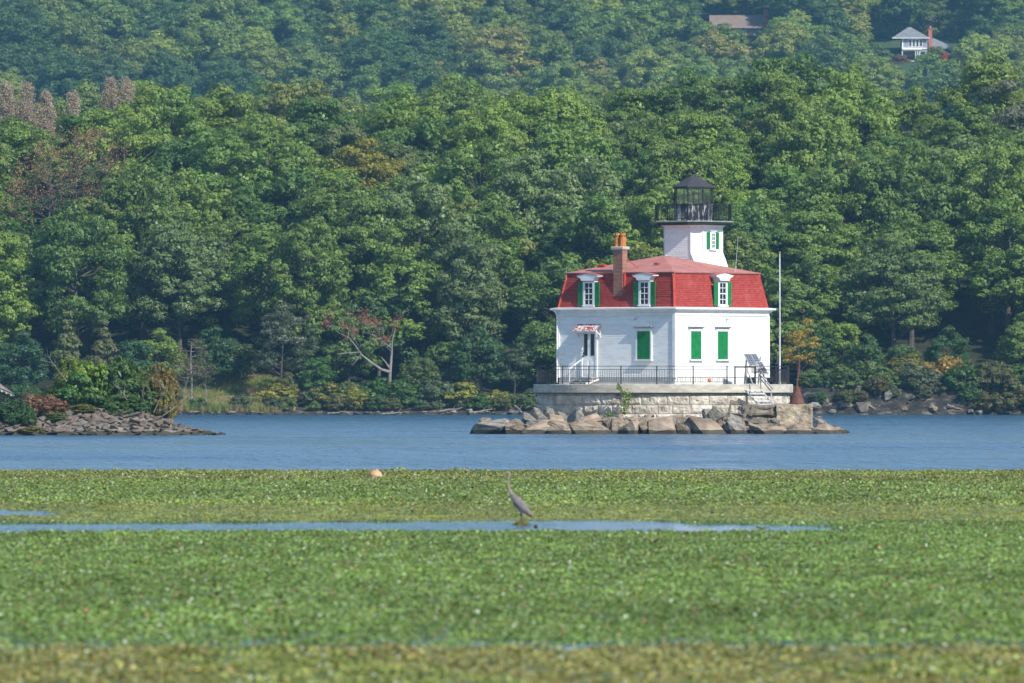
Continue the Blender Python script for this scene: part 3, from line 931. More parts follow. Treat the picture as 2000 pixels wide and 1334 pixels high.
def numpy_mesh(name, V, quads_n, mats, extra=None):
    """V: quad verts (4 per face); extra: MB appended with material slot 1"""
    me = bpy.data.meshes.new(name)
    nv = len(V); ev = []; ef = []
    if extra: ev = [tuple(v) for v in extra.v]; ef = extra.f
    co = np.concatenate([V, np.array(ev, dtype=float).reshape(-1, 3)]) if ev else V
    loops = np.arange(nv, dtype=np.int32)
    ls = np.arange(0, nv, 4, dtype=np.int32); mi = np.zeros(len(ls), np.int32)
    if ef:
        el = np.array([i + nv for f in ef for i in f], np.int32)
        tot = np.array([len(f) for f in ef], np.int32)
        es = np.concatenate([[0], np.cumsum(tot)[:-1]]).astype(np.int32) + nv
        loops = np.concatenate([loops, el]); ls = np.concatenate([ls, es]); mi = np.concatenate([mi, np.ones(len(ef), np.int32)])
    me.vertices.add(len(co)); me.vertices.foreach_set('co', co.astype(np.float32).ravel())
    me.loops.add(len(loops)); me.loops.foreach_set('vertex_index', loops)
    me.polygons.add(len(ls)); me.polygons.foreach_set('loop_start', ls)
    for m_ in mats: me.materials.append(m_)
    me.polygons.foreach_set('material_index', mi)
    me.update(calc_edges=True)
    return me

def unit(rng, n):
    v = rng.normal(size=(n, 3)); return v / np.linalg.norm(v, axis=1, keepdims=True)

def crown_points(rng, H, Rad, zc, Rz, nlobe, lobe_r, tufts, leaves, tuft_r, leaf, flat=.7, shape='round', updir=.35):
    """leaf clusters: big lobes -> tufts -> leaves"""
    LC, LN, LS = [], [], []
    lobes = []
    tries = 0
    while len(lobes) < nlobe and tries < 4000:
        tries += 1
        u = unit(rng, 1)[0]; k = rng.uniform(.35, 1.0) ** .5
        if u[2] < -.75: continue
        rr = 1.0
        if shape == 'cone': rr = max(.15, 1 - (u[2] * k + 1) / 2) * 1.5
        p = np.array([u[0] * Rad * k * rr, u[1] * Rad * k * rr, zc + u[2] * Rz * k])
        lr = lobe_r * rng.uniform(.75, 1.25) * (.6 if shape == 'cone' and u[2] > .3 else 1)
        if all(np.linalg.norm((p - q) / np.array([1, 1, .8])) > lr * .75 for q, _ in lobes): lobes.append((p, lr))
    for p, lr in lobes:
        nf = int(60 * lr * lr) if lr > .55 else 14
        df = unit(rng, nf); cf = p + df * np.array([1, 1, flat + .1]) * lr * rng.uniform(.45, .88, (nf, 1))
        LC.append(cf); LN.append(df + rng.normal(size=(nf, 3)) * .3); LS.append(rng.uniform(.8, 1.2, nf) * leaf * 2.0)
        d = unit(rng, tufts * 3); d = d[d[:, 2] > -.35][:tufts]
        out = p - np.array([0, 0, zc]); out = out / (np.linalg.norm(out) + 1e-6)
        d = d[(d @ out) > -.55]
        tc = p + d * np.array([1, 1, flat]) * lr * rng.uniform(.8, 1.12, (len(d), 1))
        for c, dd in zip(tc, d):
            tr = tuft_r * rng.uniform(.6, 1.3)
            n = int(leaves * rng.uniform(.7, 1.3))
            off = unit(rng, n) * (rng.uniform(.2, 1, (n, 1)) ** .6) * tr * np.array([1, 1, .55])
            cc = c + off
            nn = off / tr * .5 + dd * .8 + np.array([0, 0, updir]) + rng.normal(size=(n, 3)) * .38
            LC.append(cc); LN.append(nn); LS.append(rng.uniform(.7, 1.25, n) * leaf)
    return np.concatenate(LC), np.concatenate(LN), np.concatenate(LS), lobes

M_leaf = foliage('leaf_foliage')
M_bark = simple('grey_brown_bark', (0.05, 0.043, 0.037), (0.12, 0.10, 0.085), 2.2, 0.95, 0.6, 9, 0.03, stretch=(1, 1, .3))
M_palebark = simple('pale_dead_wood', (0.13, 0.115, 0.10), (0.27, 0.24, 0.21), 2.5, 0.9, 0.4, 9, 0.03, stretch=(1, 1, .3))
M_leaffar = foliage('distant_foliage', instancer=True)

def branch_skeleton(mb, rng, H, lobes, r0, z0):
    top = np.array([rng.normal() * .3, rng.normal() * .3, H * .8])
    mid = [np.array([0, 0, -1.2]), np.array([0, 0, H * .15]), np.array([top[0] * .3, top[1] * .3, H * .4]), top]
    mb.path([Vector(p) for p in mid], [r0 * 1.3, r0, r0 * .7, r0 * .15], 8)
    for p, lr in lobes[::3] if len(lobes) > 30 else lobes:
        zs = max(z0, min(H * .7, p[2] - 1.0 - .35 * math.hypot(p[0], p[1])))
        k = zs / H; s = np.array([top[0] * k, top[1] * k, zs])
        m_ = (s + p) / 2 + np.array([0, 0, -.35]) + rng.normal(size=3) * .25
        rr = r0 * .35 * (1 - .5 * k)
        mb.path([Vector(s), Vector(m_), Vector(p)], [rr, rr * .7, rr * .3], 6)

def make_tree_proto(i, kind):
    rng = np.random.default_rng(100 + i)
    if kind == 'broad':
        H, Rad, zc, Rz = 16, 4.9, 9.4, 6.4
        P = dict(nlobe=84, lobe_r=1.2, tufts=19, leaves=25, tuft_r=.40, leaf=.205)
    elif kind == 'tall':
        H, Rad, zc, Rz = 17, 4.1, 9.6, 7.2
        P = dict(nlobe=80, lobe_r=1.1, tufts=18, leaves=25, tuft_r=.38, leaf=.20)
    elif kind == 'layered':
        H, Rad, zc, Rz = 16, 5.3, 9.4, 6.0
        P = dict(nlobe=80, lobe_r=1.3, tufts=20, leaves=25, tuft_r=.42, leaf=.205, flat=.55, updir=.5)
    elif kind == 'small':
        H, Rad, zc, Rz = 8, 2.8, 4.3, 3.6
        P = dict(nlobe=44, lobe_r=.85, tufts=19, leaves=21, tuft_r=.32, leaf=.18)
    elif kind == 'slim':
        H, Rad, zc, Rz = 10, 1.7, 5.6, 4.3
        P = dict(nlobe=24, lobe_r=.75, tufts=15, leaves=14, tuft_r=.36, leaf=.22, shape='cone')
    elif kind == 'feather':
        H, Rad, zc, Rz = 12, 2.7, 7.4, 4.6
        P = dict(nlobe=20, lobe_r=1.05, tufts=16, leaves=16, tuft_r=.45, leaf=.17, flat=.5)
    c, n, s, lobes = crown_points(rng, H, Rad, zc, Rz, **P)
    V = leaf_quads(c, n, s, rng)
    crown = numpy_mesh(kind + '_crown', V, None, [M_leaf])
    mb = MB(); branch_skeleton(mb, rng, H, lobes, .30 if H > 12 else .15, H * .22)
    tm = bpy.data.meshes.new(kind + '_trunk'); tm.from_pydata([tuple(v) for v in mb.v], [], mb.f); tm.materials.append(M_bark); tm.update()
    return crown, tm, H, Rad

PROTO = {}
k = 0
for kind, cnt in (('broad', 5), ('tall', 3), ('layered', 3), ('small', 3), ('slim', 2), ('feather', 2)):
    PROTO[kind] = []
    for _ in range(cnt):
        PROTO[kind].append(make_tree_proto(k, kind)); k += 1

def place_tree(kind, x, y, z, sc, tint, name, label, cat, group=None, zs=1.0, idx=None, trunk=True, rz=None):
    cm, tm, H, Rad = PROTO[kind][random.randrange(len(PROTO[kind])) if idx is None else idx % len(PROTO[kind])]
    e = empty(name, (x, y, z), random.uniform(0, 6.28) if rz is None else rz, label, cat, group)
    e.scale = (sc, sc, sc * zs)
    o = bpy.data.objects.new('crown', cm); COL.objects.link(o); o.parent = e; o.color = (*tint, 1)
    if trunk:
        o = bpy.data.objects.new('trunk', tm); COL.objects.link(o); o.parent = e
    return e

GREENS = {
    'mid green': (0.140, 0.225, 0.046), 'deep green': (0.095, 0.175, 0.042), 'fresh green': (0.175, 0.260, 0.048),
    'yellow green': (0.200, 0.260, 0.045), 'grey green': (0.145, 0.205, 0.072), 'olive green': (0.170, 0.220, 0.050),
}
def jit(c, a=.12):
    k = random.uniform(1 - a, 1 + a)
    return tuple(v * k * random.uniform(1 - a / 2, 1 + a / 2) for v in c)
def pick_tone(w=(44, 22, 16, 3, 9, 6)):
    return random.choices(list(GREENS), w)[0]

NEAR = []   # records for labelling
def px_of(x, y): return 1000 + x * F_PX / y
def py_of(z, y): return HY - (z - EYE) * F_PX / y
rows = np.arange(846, 908, 7.2)
for ri, y0 in enumerate(rows):
    halfw = 1180 * y0 / F_PX
    sp = 8.6
    x = -halfw + (ri % 2) * sp / 2
    while x < halfw:
        xx = x + random.uniform(-2, 2); yy = y0 + random.uniform(-2.2, 2.2)
        kind = random.choices(['broad', 'layered', 'tall'], (5, 3, 2))[0]
        sc = random.uniform(.88, 1.14)
        p = px_of(xx, yy)
        hgt = random.uniform(.86, 1.16)
        skip = 0
        if ri == 0 and random.random() < .12: skip = 1
        if 300 < p < 520 and ri < 1: skip = 1
        if not skip:
            tone = pick_tone()
            NEAR.append([kind, xx, yy, terrain(xx, yy) - .3, sc, hgt, tone, p, ri])
        x += sp * random.uniform(.88, 1.14)

SPECIAL = {  # nearest tree to these photo pixels (crown centre) gets its own look
    (715, 275): ('yellow green', (0.20, 0.20, 0.030), 'bright yellow-green tree standing out high on the near slope, left of the middle'),
    (1632, 425): ('yellow brown', (0.21, 0.17, 0.055), 'small yellowish-brown round tree half way up the slope, right of the lantern'),
    (1950, 250): ('pale grey', (0.15, 0.17, 0.11), 'pale greyish thin-leaved tree near the right edge high on the slope'),
    (20, 370): ('olive', (0.15, 0.15, 0.04), 'olive-yellow tree at the left edge half way up the slope'),
    (1180, 640): None,
}
used = set()
for (sx, sy), v in SPECIAL.items():
    if not v: continue
    best = min((r for r in NEAR if id(r) not in used), key=lambda r: abs(r[7] - sx) + 1.2 * abs(py_of(r[3] + 12 * r[4] * r[5], r[2]) - sy))
    used.add(id(best)); best += [v]

ZONES = [(-400, 130, 'at the left edge'), (130, 420, 'above the rocky islet'), (420, 680, 'left of the dead tree'),
         (680, 900, 'above the dead tree'), (900, 1100, 'left of the lighthouse'), (1100, 1320, 'behind the red roof'),
         (1320, 1540, 'behind the lantern'), (1540, 1760, 'right of the flagpole'), (1760, 2400, 'at the right edge')]
TIERS = {0: 'front rank', 1: 'second rank', 2: 'lowest slope', 3: 'lower slope', 4: 'mid slope', 5: 'upper mid slope', 6: 'upper slope', 7: 'below the crest', 8: 'on the crest'}
def zone(p):
    for a, b_, s in ZONES:
        if a <= p < b_: return s
    return ZONES[-1][2]
def label_unique(recs, fmt):
    """recs: list of (key tuple, px) -> labels; repeats of a key are told apart by their order from the left"""
    from collections import defaultdict
    g = defaultdict(list)
    for i, (key, px) in enumerate(recs): g[key].append((px, i))
    out = [None] * len(recs); ordn = ['leftmost', 'second from left', 'third from left', 'fourth from left', 'fifth from left', 'sixth from left', 'seventh from left', 'eighth from left']
    for key, l in g.items():
        l.sort()
        for j, (_, i) in enumerate(l):
            s = fmt(key)
            if len(l) > 1: s += ', ' + (ordn[j] if j < len(ordn) - 1 and j < len(l) - 1 else 'rightmost')
            out[i] = s
    return out
recs = [((r[6], zone(r[7]), TIERS[min(r[8], 8)]), r[7]) for r in NEAR]
labs = label_unique(recs, lambda k: f'{k[0]} tree {k[1]}, {k[2]}')
for r, lab in zip(NEAR, labs):
    tint = jit(GREENS[r[6]])
    if len(r) > 9: tint = r[9][1]; lab = r[9][2]
    place_tree(r[0], r[1], r[2], r[3], r[4], tint, 'broadleaf_tree', lab, 'tree', 'broadleaf trees of the wood on the far shore', r[5])

# ---- smaller trees and bushes along the far shore: (px, top py, kind, Y, tone tint, label)
SM = [
 (130, 605, 'slim', 838, (0.12, 0.15, 0.05), 'light green slim conical tree above the rocky islet, left one of a pair'),
 (203, 622, 'slim', 838, (0.12, 0.14, 0.055), 'olive slim conical tree above the rocky islet, right one of a pair'),
 (548, 585, 'feather', 837, (0.105, 0.125, 0.075), 'grey-green feathery tree left of the grey dead tree'),
 (595, 640, 'feather', 839, (0.085, 0.12, 0.06), 'smaller grey-green feathery tree beside the feathery one'),
 (620, 695, 'small', 836, (0.07, 0.16, 0.035), 'bright green small tree on the bank left of the grey dead tree'),
 (560, 728, 'small', 836, (0.13, 0.15, 0.04), 'olive small tree at the right end of the meadow'),
 (820, 690, 'small', 838, (0.10, 0.15, 0.045), 'light green small tree right of the grey dead trunk'),
 (940, 640, 'small', 839, (0.06, 0.125, 0.045), 'blue-green small tree left of the pier'),
 (1005, 665, 'feather', 837, (0.09, 0.12, 0.06), 'grey-green feathery tree at the left end of the deck railing'),
 (1600, 640, 'small', 839, (0.06, 0.12, 0.035), 'dark green small tree right of the yellow tree'),
 (1690, 655, 'small', 838, (0.07, 0.14, 0.04), 'mid green small tree overhanging the rocky bank'),
 (1760, 665, 'small', 838, (0.085, 0.15, 0.045), 'fresh green small tree above the middle of the rocky bank'),
 (1720, 720, 'small', 835, (0.065, 0.14, 0.035), 'green low tree hanging over the dark part of the rocky bank'),
 (1955, 715, 'small', 835, (0.04, 0.09, 0.03), 'dark green low tree at the right edge of the bank'),
 (1562, 622, 'feather', 836, (0.33, 0.27, 0.04), 'golden yellow small tree right of the flagpole'),
 (40, 650, 'small', 838, (0.05, 0.115, 0.05), 'dark blue-green small tree behind the shed roof'),
 (260, 660, 'small', 839, (0.055, 0.12, 0.045), 'dark green small tree behind the right end of the islet'),
 (420, 640, 'small', 842, (0.05, 0.11, 0.04), 'dark green small tree behind the meadow'),
 (475, 665, 'small', 843, (0.09, 0.13, 0.04), 'yellowish green small tree behind the meadow'),
 (740, 560, 'small', 846, (0.06, 0.12, 0.04), 'green small tree behind the dead tree fork'),
 (1100, 700, 'small', 836, (0.06, 0.12, 0.04), 'green small tree hidden behind the left end of the deck'),
 (1850, 640, 'small', 841, (0.055, 0.115, 0.035), 'deep green small tree behind the orange-yellow sapling'),
]
for px, py, kind, Y, tint, lab in SM:
    x = (px - 1000) * Y / F_PX; z = terrain(x, Y) - .1
    zt = EYE + (HY - py) * Y / F_PX
    H = PROTO[kind][0][2]
    sc = (zt - z) / (H * 1.0)
    name = {'slim': 'conical_tree', 'feather': 'feathery_tree', 'small': 'small_tree'}[kind]
    place_tree(kind, x, Y, z, max(sc, .3), tint, name, lab, 'tree', None)

US = []
px = -180
while px < 2180:
    p = px + random.uniform(-20, 20); px += random.uniform(50, 78)
    if 330 < p < 540 or any(abs(p - s_[0]) < 42 for s_ in SM): continue
    US.append((p, random.uniform(840, 843.5), random.uniform(.75, 1.15), random.choice(['mid green', 'deep green', 'deep green', 'grey green', 'fresh green'])))
labs = label_unique([((t_, zone(p)), p) for p, yy, s_, t_ in US], lambda k: f'{k[0]} young tree under the wood, {k[1]}')
for (p, yy, s_, tn), lab in zip(US, labs):
    x = (p - 1000) * yy / F_PX
    place_tree('small', x, yy, terrain(x, yy) - .1, s_, jit(GREENS[tn]), 'young_tree', lab, 'tree', 'young trees below the wood')

# bushes
def bush_proto(i, leaf=.20, R_=1.0, spiky=False):
    rng = np.random.default_rng(300 + i)
    c, n, s, lobes = crown_points(rng, 2, 1.0, .75, .85, nlobe=30, lobe_r=.34, tufts=15, leaves=14, tuft_r=.15, leaf=leaf)
    V = leaf_quads(c, n, s, rng, .6 if not spiky else .32)
    V = V[(V[:, 2].reshape(-1, 4).mean(1) > -.1).repeat(4)]
    cm = numpy_mesh('bush_leaves', V, None, [M_leaf])
    mb = MB()
    for p, lr in lobes: mb.path([Vector((0, 0, -.1)), Vector((p[0] * .4, p[1] * .4, p[2] * .6)), Vector(p)], [.035, .025, .01], 5)
    tm = bpy.data.meshes.new('bush_stem'); tm.from_pydata([tuple(v) for v in mb.v], [], mb.f); tm.materials.append(M_bark); tm.update()
    return cm, tm
BUSH = [bush_proto(i, .13) for i in range(4)]
FINE = [bush_proto(10 + i, .17, spiky=True) for i in range(3)]
def bush(x, y, z, w, hgt, tint, name, label, cat='bush', group=None, fine=False, stem=True):
    cm, tm = random.choice(FINE if fine else BUSH)
    e = empty(name, (x, y, z), random.uniform(0, 6.28), label, cat, group)
    e.scale = (w / 2, w / 2, hgt / 1.75)
    o = bpy.data.objects.new('foliage', cm); COL.objects.link(o); o.parent = e; o.color = (*tint, 1)
    if stem: o = bpy.data.objects.new('stem', tm); COL.objects.link(o); o.parent = e
    return e
BT = {'green': (0.06, 0.13, 0.035), 'light green': (0.11, 0.17, 0.05), 'grey-green': (0.10, 0.13, 0.065), 'yellowish': (0.21, 0.21, 0.04),
      'dull olive': (0.11, 0.12, 0.045), 'brownish': (0.16, 0.11, 0.055)}
BL = []
px = -150
while px < 2160:
    for yy, hh in ((831.5, random.uniform(.9, 1.9)), (834.0, random.uniform(1.6, 3.2))):
        p = px + random.uniform(-12, 12)
        cliff = 1560 < p < 1960
        if cliff and yy < 833 and random.random() < .75: continue
        if cliff and yy > 833 and random.random() < .3: continue
        if 345 < p < 530 and random.random() < (.9 if yy > 833 else .5): continue
        if 1075 < p < 1515 and random.random() < .8: continue
        tone = random.choices(list(BT), (30, 22, 18, 8, 14, 5))[0]
        BL.append((p, yy, hh, tone))
    px += 42
BL += [(690, 832.5, 2.2, 'bright yellow'), (893, 834, 2.7, 'bright yellow'), (968, 833, 1.9, 'bright yellow'), (540, 834, 2.5, 'yellowish'),
       (1842, 835.5, 3.6, 'orange-yellow'), (1775, 835.2, 3.4, 'yellowish'), (1870, 834.6, 1.4, 'orange'), (1600, 832, 1.6, 'green')]
for p_, h_ in ((1585, 2.0), (1640, 2.6), (1668, 2.0), (1700, 3.0), (1730, 2.2), (1790, 2.4), (1815, 2.0), (1880, 2.8), (1912, 3.2), (1945, 3.6), (1985, 3.6), (2020, 3.5)):
    BL.append((p_ + 14, random.uniform(829.7, 830.6), h_ * .6, random.choice(['green', 'grey-green', 'dull olive'])))
    BL.append((p_, random.uniform(830.8, 833.2), h_, random.choice(['green', 'light green', 'grey-green', 'dull olive'])))
BT2 = dict(BT); BT2.update({'bright yellow': (0.25, 0.25, 0.045), 'orange-yellow': (0.30, 0.20, 0.05), 'orange': (0.42, 0.15, 0.06)})
BZ = [(-400, 130, 'behind the shed'), (130, 350, 'behind the islet'), (350, 540, 'along the meadow'), (540, 720, 'left of the grey dead trunk'), (720, 860, 'below the grey dead tree'),
      (860, 1060, 'left of the pier'), (1060, 1520, 'behind the lighthouse'), (1520, 1640, 'right of the rusty cone'), (1640, 1800, 'on the shaded rocky bank'), (1800, 2400, 'on the right bank')]
def bz(p):
    for a, b_, s in BZ:
        if a <= p < b_: return s
    return BZ[-1][2]
labs = label_unique([((t_, bz(p), 'at the water' if yy < 833 else 'under the trees'), p) for p, yy, hh, t_ in BL], lambda k: f'{k[0]} bush {k[2]}, {k[1]}')
for (p, yy, hh, tn), lab in zip(BL, labs):
    x = (p - 1000) * yy / F_PX
    bush(x, yy, terrain(x, yy) - .1, hh * random.uniform(1.1, 1.5), hh, jit(BT2[tn]), 'shore_bush', lab, 'bush', 'bushes along the far shore', fine=random.random() < .35)

# ---- grey dead trees
def limb(mb, p, d, L, r, depth, rng, up=.1, spread=.7, tips=None):
    n = 4; pts = [Vector(p)]; rad = [r]; dd = Vector(d).normalized()
    for i in range(n):
        dd = (dd + Vector(rng.normal(size=3) * .12) + Vector((0, 0, up * .25))).normalized()
        pts.append(pts[-1] + dd * L / n); rad.append(r * (1 - .6 * (i + 1) / n))
    mb.path(pts, rad, 6)
    if tips is not None and depth <= 1: tips.append(pts[-1]); tips.append(pts[-2])
    if depth > 0:
        for k in range(3 if depth > 1 else 4):
            q = pts[rng.integers(2, n + 1)]
            s = Vector(rng.normal(size=3)); s = (s - dd * s.dot(dd)).normalized()
            limb(mb, q, (dd + s * spread).normalized(), L * rng.uniform(.45, .7), r * .42, depth - 1, rng, up, spread, tips)

Y = 834.0
dt = empty('dead_tree', PT(760, 775, Y), 0, 'grey forked dead tree with rust-orange leaves on long bare limbs, on the far shore', 'dead tree')
def q(px, py, dy=0): return PT(px, py, Y + dy) - Vector(dt.location)
mb = MB()
mb.path([q(761, 782), q(760, 755), q(762, 725), q(765, 690), q(766, 665), q(772, 640)], [.26, .20, .16, .12, .08, .03], 8)
mb.path([q(762, 727), q(745, 722, -1), q(722, 706, -1.5), q(700, 688, -2), q(672, 690, -2.2), q(658, 692, -2.5)], [.17, .15, .12, .08, .05, .02], 7)
mb.path([q(762, 720), q(752, 706), q(744, 697)], [.12, .08, .03], 6)
mb.path([q(705, 692, -2), q(692, 672, -2), q(680, 658, -2), q(664, 652, -2)], [.09, .06, .04, .02], 6)
mb.path([q(705, 692, -2), q(700, 700, -2), q(687, 714, -2)], [.06, .04, .02], 6)
mb.path([q(765, 680), q(748, 668), q(728, 655), q(712, 648)], [.07, .05, .03, .015], 6)
rng = np.random.default_rng(5)
tips = []
for a in ((680, 658), (700, 675), (728, 655), (712, 648), (664, 652), (745, 664), (766, 665), (766, 690)):
    limb(mb, q(*a, -1.5 if a[0] < 710 else 0), (rng.uniform(-.8, .3), rng.uniform(-.4, .4), .5), 1.5, .03, 2, rng, tips=tips)
mb.build('trunk', M_palebark, dt)
tp = np.array([tuple(v) for v in tips]); cen = []
for p_ in tp:
    cen.append(p_ + rng.normal(size=(5, 3)) * .20)
cen = np.concatenate(cen)
me = numpy_mesh('orange_leaves', leaf_quads(cen, rng.normal(size=cen.shape) + [0, 0, .5], rng.uniform(.1, .2, len(cen)), rng), None, [M_leaf])
o = bpy.data.objects.new('dry_leaves', me); COL.objects.link(o); o.parent = dt; o.color = (.30, .12, .065, 1)

def bare_tree(px, py0, py1, Y, seed, label, name='bare_tree', r=.12, leafy=None, spread=1.0, down=-.05, mt=M_palebark, f0=.22, dens=4.5, nl=9, ls=1.0):
    loc = PT(px, py0 or HY, Y)
    if py0 is None: loc.z = terrain(loc.x, Y); py0 = py_of(loc.z, Y)
    e = empty(name, loc, 0, label, 'dead tree')
    rng = np.random.default_rng(seed); mb = MB(); Hh = (py0 - py1) * Y / F_PX
    mb.path([Vector((0, 0, -.3)), Vector((.02, 0, Hh * .3)), Vector((-.1, 0, Hh * .65)), Vector((0, 0, Hh))], [r, r * .8, r * .5, r * .12], 7)
    tips = []
    for k in range(int(Hh * dens)):
        z = Hh * rng.uniform(f0, .97); a = rng.uniform(0, 6.28)
        L = (1 - z / Hh * .75) * Hh * .42 * spread * (1 if f0 < .5 else (.6 + 2.2 * (1 - abs(z / Hh - .78) * 3.5) * .5))
        limb(mb, (0, 0, z), (math.cos(a), math.sin(a), .15), L, r * .28, 1, rng, down, .55, tips)
    mb.build('trunk', mt, e)
    if leafy:
        tp = np.array([tuple(v) for v in tips]); cen = np.concatenate([p_ + rng.normal(size=(nl, 3)) * .18 * ls for p_ in tp])
        me = numpy_mesh('sparse_leaves', leaf_quads(cen, rng.normal(size=cen.shape) + [0, 0, .5], rng.uniform(.09, .18, len(cen)) * ls, rng), None, [M_leaf])
        o = bpy.data.objects.new('sparse_leaves', me); COL.objects.link(o); o.parent = e; o.color = (*leafy, 1)
    return e
bare_tree(374, 772, 668, 833.5, 11, 'bare grey conifer with drooping twigs at the left of the meadow', r=.13, leafy=(.13, .12, .05), spread=1.2)
bare_tree(403, 785, 738, 832, 12, 'small thin bare dead sapling right of the bare grey conifer', r=.06)
bare_tree(1848, None, 235, 903, 13, 'thin white dead stems high in the wood near the right edge', r=.08)

# ---- trees with their own colour high on the near slope: sparse orange-brown oak on the left
def special_far(px, pyc, Y, Rm, tint, name, label, kind='broad', cat='tree', bare=False):
    x = (px - 1000) * Y / F_PX; zc_ = EYE + (HY - pyc) * Y / F_PX
    cm, tm, H, Rad = PROTO[kind][0]
    s = Rm / Rad
    zc0 = {'broad': 9.4, 'tall': 9.6, 'layered': 9.4, 'small': 4.3, 'slim': 5.6, 'feather': 7.4}[kind]
    return place_tree(kind, x, Y, zc_ - zc0 * s, s, tint, name, label, cat)
e = bare_tree(150, None, 268, 872, 21, 'half-dead oak with rust-orange leaves and bare grey twigs, high on the left slope', 'rusty_oak', r=.2, leafy=(.38, .19, .10), spread=.85, down=.35, mt=M_bark, f0=.58, dens=1.6, nl=6, ls=1.1)
e2 = bare_tree(98, None, 300, 866, 22, 'second half-dead oak with orange leaves, lower left of the other', 'rusty_oak', r=.2, leafy=(.38, .20, .10), spread=.85, down=.35, mt=M_bark, f0=.55, dens=1.6, nl=6, ls=1.1)
for i, (px, py0, py1, lab) in enumerate(((12, 215, 160, 'reddish-brown bare young tree at the left edge below the dark upper wood'), (52, 222, 163, 'reddish-brown bare young tree, second from the left edge'),
        (90, 224, 178, 'reddish-brown bare young tree, third from the left edge'), (142, 226, 180, 'reddish-brown bare young tree, fourth from the left edge'),
        (216, 196, 150, 'pinkish bare young tree, left one of the upper pair'), (248, 196, 152, 'pinkish bare young tree, right one of the upper pair'))):
    bare_tree(px, None, py1, 915, 30 + i, lab, 'leafless_tree', r=.12, leafy=(.38, .32, .25), spread=.22, down=1.3, mt=M_palebark, f0=.62, dens=6, nl=6, ls=1.0)

# ---- the distant hillside
MID = []
for ri, y0 in enumerate((1060, 1180, 1310, 1450)):
    halfw = 1130 * y0 / F_PX; x = -halfw
    while x < halfw:
        xx = x + random.uniform(-3, 3); yy = y0 + random.uniform(-35, 35); x += random.uniform(9.5, 13.5)
        if 1690 < px_of(xx, yy) < 1905: continue
        MID.append((xx, yy, terrain(xx, yy) - .5, px_of(xx, yy), ri))
FAR = []
for ri, y0 in enumerate(np.arange(1866, 2080, 13.5)):
    halfw = 1130 * y0 / F_PX; x = -halfw + (ri % 2) * 5.5
    while x < halfw:
        xx = x + random.uniform(-2.5, 2.5); yy = y0 + random.uniform(-3, 3)
        p = px_of(xx, yy); z = terrain(xx, yy); pt_ = py_of(z + 19, yy)
        x += 13.5 * random.uniform(.85, 1.15)
        # clearings where the two houses look out
        if 1690 < p < 1915 and pt_ < 122 and yy < 1972: continue
        if 1890 < p < 1960 and 1935 < yy < 1975: continue
        if 1345 < p < 1540 and pt_ < 78 and yy < 1985: continue
        if yy > 1975 and False: continue
        FAR.append((xx, yy, z - .5, p, pt_, random.uniform(1.2, 1.6), ri))
FZ = [(-400, 250, 'far left'), (250, 500, 'left'), (500, 750, 'left of middle'), (750, 1000, 'middle'), (1000, 1250, 'right of middle'),
      (1250, 1530, 'below the brown-roofed house'), (1530, 1720, 'between the two houses'), (1720, 2400, 'round the grey house')]
def fz(p):
    for a, b_, s in FZ:
        if a <= p < b_: return s
    return FZ[-1][2]
keep, rest = [], []
for r in FAR: (keep if len(keep) < max(40, 300 - len(NEAR) - len(US) - len(SM) - len(MID)) and r[4] > -60 else rest).append(r)
tones = [random.choices(['dark green', 'mid green', 'light green', 'olive'], (7, 2, 1, .6) if r[3] < 1050 else (2, 5, 3, 1))[0] for r in keep]
FT = {'dark green': (0.075, 0.140, 0.040), 'mid green': (0.150, 0.225, 0.048), 'light green': (0.215, 0.280, 0.052), 'olive': (0.25, 0.25, 0.055)}
labs = label_unique([((tn, fz(r[3]), 'lowest row' if r[6] < 2 else ('second row' if r[6] < 4 else ('third row' if r[6] < 6 else 'high up'))), r[3]) for r, tn in zip(keep, tones)],
                    lambda k: f'{k[0]} tree on the distant hill, {k[1]}, {k[2]}')
for r, tn, lab in zip(keep, tones, labs):
    place_tree(random.choice(['broad', 'broad', 'layered', 'tall']), r[0], r[1], r[2], r[5], jit(FT[tn]), 'distant_tree', lab, 'tree', 'trees on the distant hill', trunk=False)

mt_ = [random.choice(['mid green', 'deep green', 'fresh green', 'grey green', 'olive green']) for r in MID]
labs = label_unique([((tn, fz(r[3]), r[4]), r[3]) for r, tn in zip(MID, mt_)], lambda k: f"{k[0]} tree between the near wood and distant hill, {k[1].split(' the ')[0] if 'house' in k[1] else k[1]}")
for r, tn, lab in zip(MID, mt_, labs):
    c_ = GREENS[tn]
    place_tree(random.choice(['broad', 'layered', 'tall']), r[0], r[1], r[2], random.uniform(.95, 1.2), jit(c_), 'hillside_tree', lab, 'tree', 'trees behind the crest of the near wood', trunk=False)

